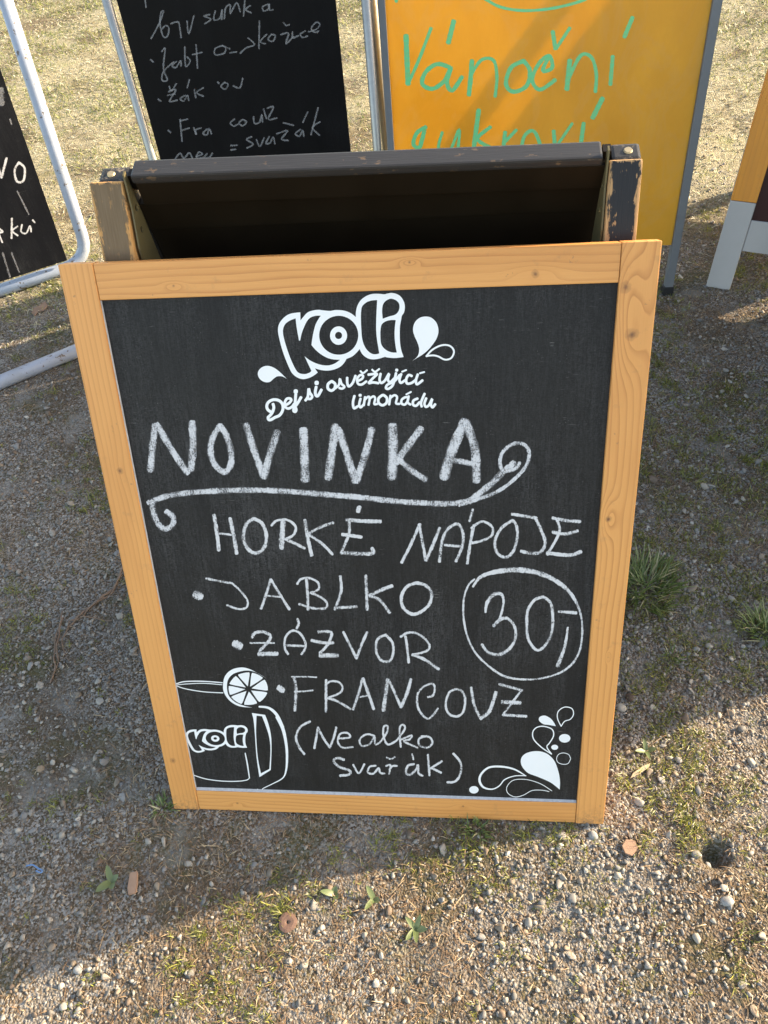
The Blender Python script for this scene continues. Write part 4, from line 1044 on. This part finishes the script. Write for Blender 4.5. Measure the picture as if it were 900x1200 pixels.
# ------------------------------------------------------------------ wooden A-frame at the right edge
M_orange = pine('orange_varnished_pine', 7.0, [], 0.012, 0.3, (0.80, 0.31, 0.035), (0.55, 0.17, 0.018))
M_gpaint = plain('light_grey_paint', (0.42, 0.41, 0.40), 0.55, var=0.08, scale=30)
M_maroon = plain('dark_maroon_board', (0.035, 0.007, 0.008), 0.4, var=0.4, scale=9, spec=0.25)
def aframe(root_, o, yaw, lean, wdt, H_, base, rail0=0.105, rail1=0.183, leg=0.062, gp_=0.225, two=True, mats=(None, None, None)):
    mw_, mg, mp_ = mats
    f = Frame(o, yaw, lean)
    for k, fr in enumerate((f, Frame(Vector(o) + Vector((-math.sin(R_(yaw)), math.cos(R_(yaw)), 0)) * base, yaw, -lean))):
        w0_, w1_ = (-0.022, 0.0) if k == 0 else (0.0, 0.022)
        for a in (0.0, wdt - leg):
            lower = box('leg', fr, (a, 0.0, w0_), (a + leg, gp_ if mg != mw_ else H_ - 0.002, w1_), mg, root_, 0.003, label='grey-painted leg end' if mg != mw_ else None)
            if mg != mw_: box('leg_upper', fr, (a, gp_ + 0.0005, w0_ + 0.0003), (a + leg, H_ - 0.002, w1_ - 0.0003), mw_, root_, 0.002)
        wa, wb = (w0_ + 0.002, w1_ - 0.003) if k == 0 else (w0_ + 0.003, w1_ - 0.002)
        box('rail', fr, (leg + 0.0005, rail0, wa), (wdt - leg - 0.0005, rail1, wb), mg, root_, 0.002, 'x')
        box('top_rail', fr, (leg + 0.0005, H_ - 0.065, wa), (wdt - leg - 0.0005, H_ - 0.003, wb), mw_, root_, 0.002, 'x')
        box('panel', fr, (leg - 0.004, rail1 - 0.004, -0.014 if k == 0 else 0.008), (wdt - leg + 0.004, H_ - 0.062, -0.008 if k == 0 else 0.014), mp_, root_, 0)
OA = G(827, 336)
ra = root('wooden_sign', (OA.x, OA.y, 0), -20, 'orange wooden A-frame sign with grey-painted feet and maroon panel, cut by the right edge', 'sign')
aframe(ra, (OA.x, OA.y, 0), -20, 15, 0.65, 0.99, 0.54, mats=(M_orange, M_gpaint, M_maroon))
rb = root('added_shading_chalkboard', (1.285, 1.26, 0), -60, 'brown A-frame chalkboard added out of view beyond the right edge to shade the gravel', 'chalkboard')
M_brown = pine('brown_stained_pine', 9.0, [], 0.010, 0.3, (0.20, 0.09, 0.035), (0.10, 0.04, 0.015))
aframe(rb, (1.285, 1.26, 0), -60, 7, 0.85, 1.18, 0.36, rail0=0.03, rail1=0.10, mats=(M_brown, M_brown, M_board_far))  # added sign, itself out of view, keeps the sun off the right-hand gravel

# ------------------------------------------------------------------ small things on the ground
def ribbon_blade(bm, b, d, L, w, tilt0, tilt1, seg=5, fold=0.3):
    d = Vector(d).normalized(); s = Vector((-d.y, d.x, 0)); p = Vector(b); rows = []
    for i in range(seg + 1):
        t = i / seg; ti = tilt0 + (tilt1 - tilt0) * t
        ww = w * math.sin(math.pi * min(1, (0.18 + 0.82 * t))) ** 0.6 if w > 0.004 else w * (1 - t ** 2.2)
        ww = max(ww, 0.0002)
        mid_ = p + Vector((0, 0, -fold * ww))
        rows.append([bm.verts.new(p - s * ww / 2), bm.verts.new(mid_), bm.verts.new(p + s * ww / 2)])
        p = p + (d * math.sin(ti) + Vector((0, 0, 1)) * math.cos(ti)) * (L / seg)
        p.z = max(p.z, 0.001)
    for i in range(seg):
        for k in range(2): bm.faces.new((rows[i][k], rows[i][k + 1], rows[i + 1][k + 1], rows[i + 1][k]))

def zat(p): return float(height(np.array([p.x]), np.array([p.y]))[0])
def groundpt(px, py):
    p = G(px, py); p.z = zat(p); return p
M_tuft = bladem('dark_green_blades', [(0.0, (0.07, 0.115, 0.030)), (0.45, (0.13, 0.20, 0.055)), (0.75, (0.24, 0.30, 0.11)), (0.9, (0.50, 0.46, 0.28)), (1.0, (0.55, 0.50, 0.32))], 0.35)
def tuft(px, py, n, rad, L, label, lean=(0, 0), squash=1.0):
    c = groundpt(px, py)
    bm = bmesh.new()
    for i in range(n):
        a = random.random() * 6.283; r_ = rad * random.random() ** 0.6
        b = Vector((r_ * math.cos(a), r_ * math.sin(a) * squash, 0))
        b.z = zat(c + b) - c.z
        d = Vector((math.cos(a) + random.gauss(0, .6) + lean[0], math.sin(a) + random.gauss(0, .6) + lean[1], 0))
        ribbon_blade(bm, b, d, L * random.uniform(0.5, 1.15), random.uniform(0.0018, 0.0032), random.uniform(0.05, 1.1), random.uniform(0.7, 1.7), 5, 0.3)
    o = from_bm('grass_tuft', bm, M_tuft, Matrix.Translation(c), None, True)
    return tag(o, label, 'grass tuft', 'grass tufts growing through the gravel')
tuft(760, 686, 300, 0.046, 0.050, 'big dark green grass tuft beside the right stile of the pine-framed chalkboard', (0.3, 0), 1.3)
tuft(898, 738, 150, 0.030, 0.050, 'small grass tuft cut by the right edge, in the shade', (-0.1, 0))
tuft(788, 770, 22, 0.012, 0.022, 'tiny sparse grass tuft in the shade near the sunlight line right of the board')
tuft(190, 945, 34, 0.016, 0.024, 'bright little tuft at the lower left corner of the pine-framed chalkboard')
tuft(560, 970, 40, 0.02, 0.022, 'sparse tuft half hidden under the bottom edge of the chalkboard')

M_weed = bladem('soft_weed_leaf', [(0.0, (0.13, 0.175, 0.07)), (1.0, (0.19, 0.235, 0.10))], 0.3)
def weed(px, py, size, leaves, label, a0):
    c = groundpt(px, py)
    r_ = None
    o0 = root('weed_plant', c, 0, label, 'weed', 'broad-leaved weed seedlings')
    for i in range(leaves):
        bm = bmesh.new(); a = a0 + i * 6.283 / leaves + random.uniform(-0.4, 0.4)
        ribbon_blade(bm, (0, 0, 0.002), (math.cos(a), math.sin(a), 0), size * random.choice((0.6, 1.0, 1.15)), size * random.uniform(0.34, 0.5), random.uniform(0.7, 1.1), random.uniform(1.3, 1.7), 8, 0.14)
        from_bm('leaf', bm, M_weed, Matrix.Translation(c), o0, True)
weed(131, 1034, 0.027, 4, 'four-leaved seedling beside the small tan tile fragment', 0.6)
weed(391, 1047, 0.020, 3, 'seedling on the shadow line, left of two near the board foot', 1.0)
weed(438, 1053, 0.020, 3, 'seedling in the sun just right of the one on the shadow line', 1.9)
weed(487, 1088, 0.020, 5, 'upright leafy seedling in the sunny mossy patch below the board centre', 1.3)
weed(757, 880, 0.018, 4, 'small bright seedling in the gravel right of the board', 0.2)

M_bark = plain('brown_root_bark', (0.21, 0.145, 0.105), 0.8, var=0.5, scale=160, bump=0.5)
rt = root('dry_root', groundpt(110, 715), 0, 'thin dry brown forked root lying left of the pine-framed chalkboard', 'root')
def rootline(name, zx, zy, k, pts, r0, r1, off=0.0):
    P = [G(zx + p[0] / k, zy + p[1] / k) for p in pts]
    C = catmull([(p.x, p.y, 0) for p in P], 6)
    n = len(C); out = []
    for i, p in enumerate(C):
        v = Vector((p.x, p.y, 0)); v.z = zat(v) + 0.004 + off + 0.003 * math.sin(i * 0.5)
        out.append(v)
    rr = [r0 + (r1 - r0) * i / (n - 1) for i in range(n)]
    rr = [q * (1 + 0.2 * math.sin(i * 1.9)) for i, q in enumerate(rr)]
    from_bm(name, tube_bm(out, rr, 7), M_bark, MI, rt, True)
Z8 = (40, 640, 6.316)
rootline('root_strand', *Z8, [(690, 130), (640, 200), (580, 320), (500, 390), (400, 470), (320, 545), (250, 600)], 0.0032, 0.0026)
rootline('root_strand', *Z8, [(650, 210), (590, 330), (510, 400), (410, 482), (330, 548), (270, 570), (240, 640), (215, 720), (235, 810), (270, 860)], 0.0022, 0.0008, 0.002)
rootline('root_strand', *Z8, [(215, 490), (205, 560), (180, 620), (160, 720), (150, 830), (165, 900), (120, 1015)], 0.0012, 0.0018)
rootline('root_strand', *Z8, [(225, 540), (195, 620), (180, 700), (178, 800), (180, 880), (140, 1000)], 0.0020, 0.0010, 0.002)
rootline('root_twig', *Z8, [(350, 535), (450, 540), (575, 552)], 0.0016, 0.0009, 0.002)

def lump(name, px, py, size, mat, label, cat, rot=0.0, sub=2, group=None, rough=0.10, lift=0.18):
    c = groundpt(px, py)
    v, f = ico(sub)
    n = len(v)
    q = v * (1 + (rng.random((n, 1)) - 0.5) * rough)
    for c_ in range(7):
        d = rng.normal(size=3); d /= np.linalg.norm(d)
        h_ = q @ d; lim = 0.62 + 0.22 * rng.random()
        q = q - np.where(h_ > lim, h_ - lim, 0)[:, None] * d
    q = q * np.array(size) / 2
    me = bpy.data.meshes.new(name); mesh_np(me, q, f); me.materials.append(mat)
    o = place(bpy.data.objects.new(name, me), Matrix.Translation(c + Vector((0, 0, size[2] * lift))) @ Matrix.Rotation(rot, 4, 'Z') @ Matrix.Rotation(random.uniform(-.15, .15), 4, 'X'))
    return tag(o, label, cat, group)
def chip(name, pxs, th, mat, label, cat):
    """flat broken piece with its outline where the photograph shows it on the ground"""
    P = [G(*p) for p in pxs]; c = sum(P, Vector()) / len(P); c.z = zat(c) + 0.003
    bm = bmesh.new(); vs = [bm.verts.new((p.x - c.x, p.y - c.y, random.uniform(0, 0.001))) for p in P]
    f = bm.faces.new(vs)
    if f.normal.z < 0: f.normal_flip()
    r_ = bmesh.ops.extrude_face_region(bm, geom=[f])
    bmesh.ops.translate(bm, verts=[v for v in r_['geom'] if isinstance(v, bmesh.types.BMVert)], vec=(0, 0, th))
    bmesh.ops.recalc_face_normals(bm, faces=bm.faces[:])
    bmesh.ops.bevel(bm, geom=bm.edges[:], offset=th * 0.22, segments=2, affect='EDGES')
    o = from_bm(name, bm, mat, Matrix.Translation(c))
    return tag(o, label, cat)
M_tile = plain('tan_fired_clay', (0.34, 0.21, 0.14), 0.85, var=0.3, scale=150, bump=0.4)
M_wood = plain('weathered_splinter', (0.52, 0.42, 0.28), 0.8, var=0.3, scale=100)
M_rust = plain('brown_pitted_disc', (0.15, 0.085, 0.062), 0.75, var=0.4, scale=180, bump=0.5)
M_leaf = plain('dead_leaf', (0.26, 0.17, 0.12), 0.8, var=0.35, scale=90)
M_pale = plain('pale_stone', (0.34, 0.315, 0.27), 0.8, var=0.3, scale=120, bump=0.4)
M_slate = plain('grey_stone', (0.29, 0.29, 0.28), 0.75, var=0.35, scale=120, bump=0.4)
M_dkst = plain('dark_clod', (0.075, 0.052, 0.040), 0.9, var=0.5, scale=120, bump=0.6)
chip('tile_fragment', [(154, 1024), (163, 1022), (163, 1036), (161, 1048), (152, 1050), (151, 1040)], 0.005, M_tile, 'small oblong tan tile fragment in the shade at lower left', 'tile fragment')
chip('wood_splinter', [(738, 913), (741, 907), (752, 899), (762, 895), (760, 900), (748, 908)], 0.003, M_wood, 'pale wood splinter lying in sunny gravel right of the board', 'wood chip')
chip('dead_leaf', [(38, 369), (42, 363), (48, 361), (54, 356), (57, 361), (52, 367), (46, 368), (42, 373)], 0.003, M_leaf, 'brown crumpled leaf on the shaded ground above the bluish tube', 'leaf')
chip('orange_chip', [(728, 992), (733, 984), (744, 986), (747, 995), (740, 1004), (732, 1001)], 0.004, M_tile, 'orange-brown flat chip below the right corner of the board', 'stone chip')
# ring-shaped disc
c = groundpt(337, 1081)
bm = bmesh.new()
N = 22
prof = [(0.0018, 0.0005), (0.0032, 0.0018), (0.0052, 0.0023), (0.0095, 0.0026), (0.0135, 0.0016), (0.0140, 0.0), ]
rings = []
for k in range(N):
    a = 2 * math.pi * k / N; wob = 1 + 0.05 * math.sin(3 * a + 1) + 0.03 * math.sin(7 * a)
    rings.append([bm.verts.new((r_ * wob * math.cos(a), r_ * wob * math.sin(a), h_)) for r_, h_ in prof])
for k in range(N):
    for j in range(len(prof) - 1):
        bm.faces.new((rings[k][j], rings[k][j + 1], rings[(k + 1) % N][j + 1], rings[(k + 1) % N][j]))
bmesh.ops.recalc_face_normals(bm, faces=bm.faces[:])
tag(from_bm('rusty_disc', bm, M_rust, Matrix.Translation(c + Vector((0, 0, 0.004)))), 'round brown disc with a hole in it on sunny ground at the bottom', 'disc')
# thread of blue plastic
P = [G(28 + x / 4.09 * 1.0 - 8, 990 + y / 4.09) for x, y in ((50, 105), (80, 100), (110, 118), (128, 128), (120, 138), (98, 128))]
C = catmull([(p.x, p.y, 0) for p in P], 5)
M_blue = plain('blue_plastic', (0.10, 0.22, 0.42), 0.4, var=0.1)
o = from_bm('plastic_thread', tube_bm([Vector((p.x, p.y, zat(p) + 0.006)) for p in C], 0.0013, 6), M_blue, MI, None, True)
tag(o, 'short curl of blue plastic thread on shaded dirt at lower left', 'thread')
for px, py, s_, m_, lb_ in ((820, 1002, 0.010, M_pale, 'pale round pebble on the left rim of the hole'), (832, 1012, 0.012, M_slate, 'grey pebble fallen just inside the hole'),
        (695, 978, 0.017, M_slate, 'rounded grey stone directly under the right corner of the board'), (749, 939, 0.020, M_pale, 'flat pale stone right of the board corner'),
        (831, 757, 0.017, M_pale, 'light grey stone in the shade near the sunlight line at right'), (816, 760, 0.014, M_slate, 'dark grey stone in shade beside the light grey one'),
        (738, 817, 0.020, M_dkst, 'dark brown clod where the shade ends beside the board'), (728, 829, 0.020, M_pale, 'pale stone below the dark brown clod beside the board'),
        (163, 857, 0.016, M_pale, 'tan block-like stone left of the printed jug'), (858, 700, 0.018, M_pale, 'pinkish stone in shade at right, left of the edge tuft'),
        (459, 1160, 0.011, M_pale, 'white round pebble near the bottom centre'), (92, 1185, 0.013, M_pale, 'cream stone at the bottom left'), (75, 1180, 0.015, M_pale, 'larger cream stone at the very bottom left'),
        (852, 1056, 0.022, M_slate, 'long grey stone right below the hole'), (92, 1136, 0.018, M_slate, 'angular grey stone in the sun at lower left')):
    lump('stone', px, py, (s_ * 1.0, s_ * 0.78, s_ * 0.5), m_, lb_, 'stone', random.uniform(0, 3))
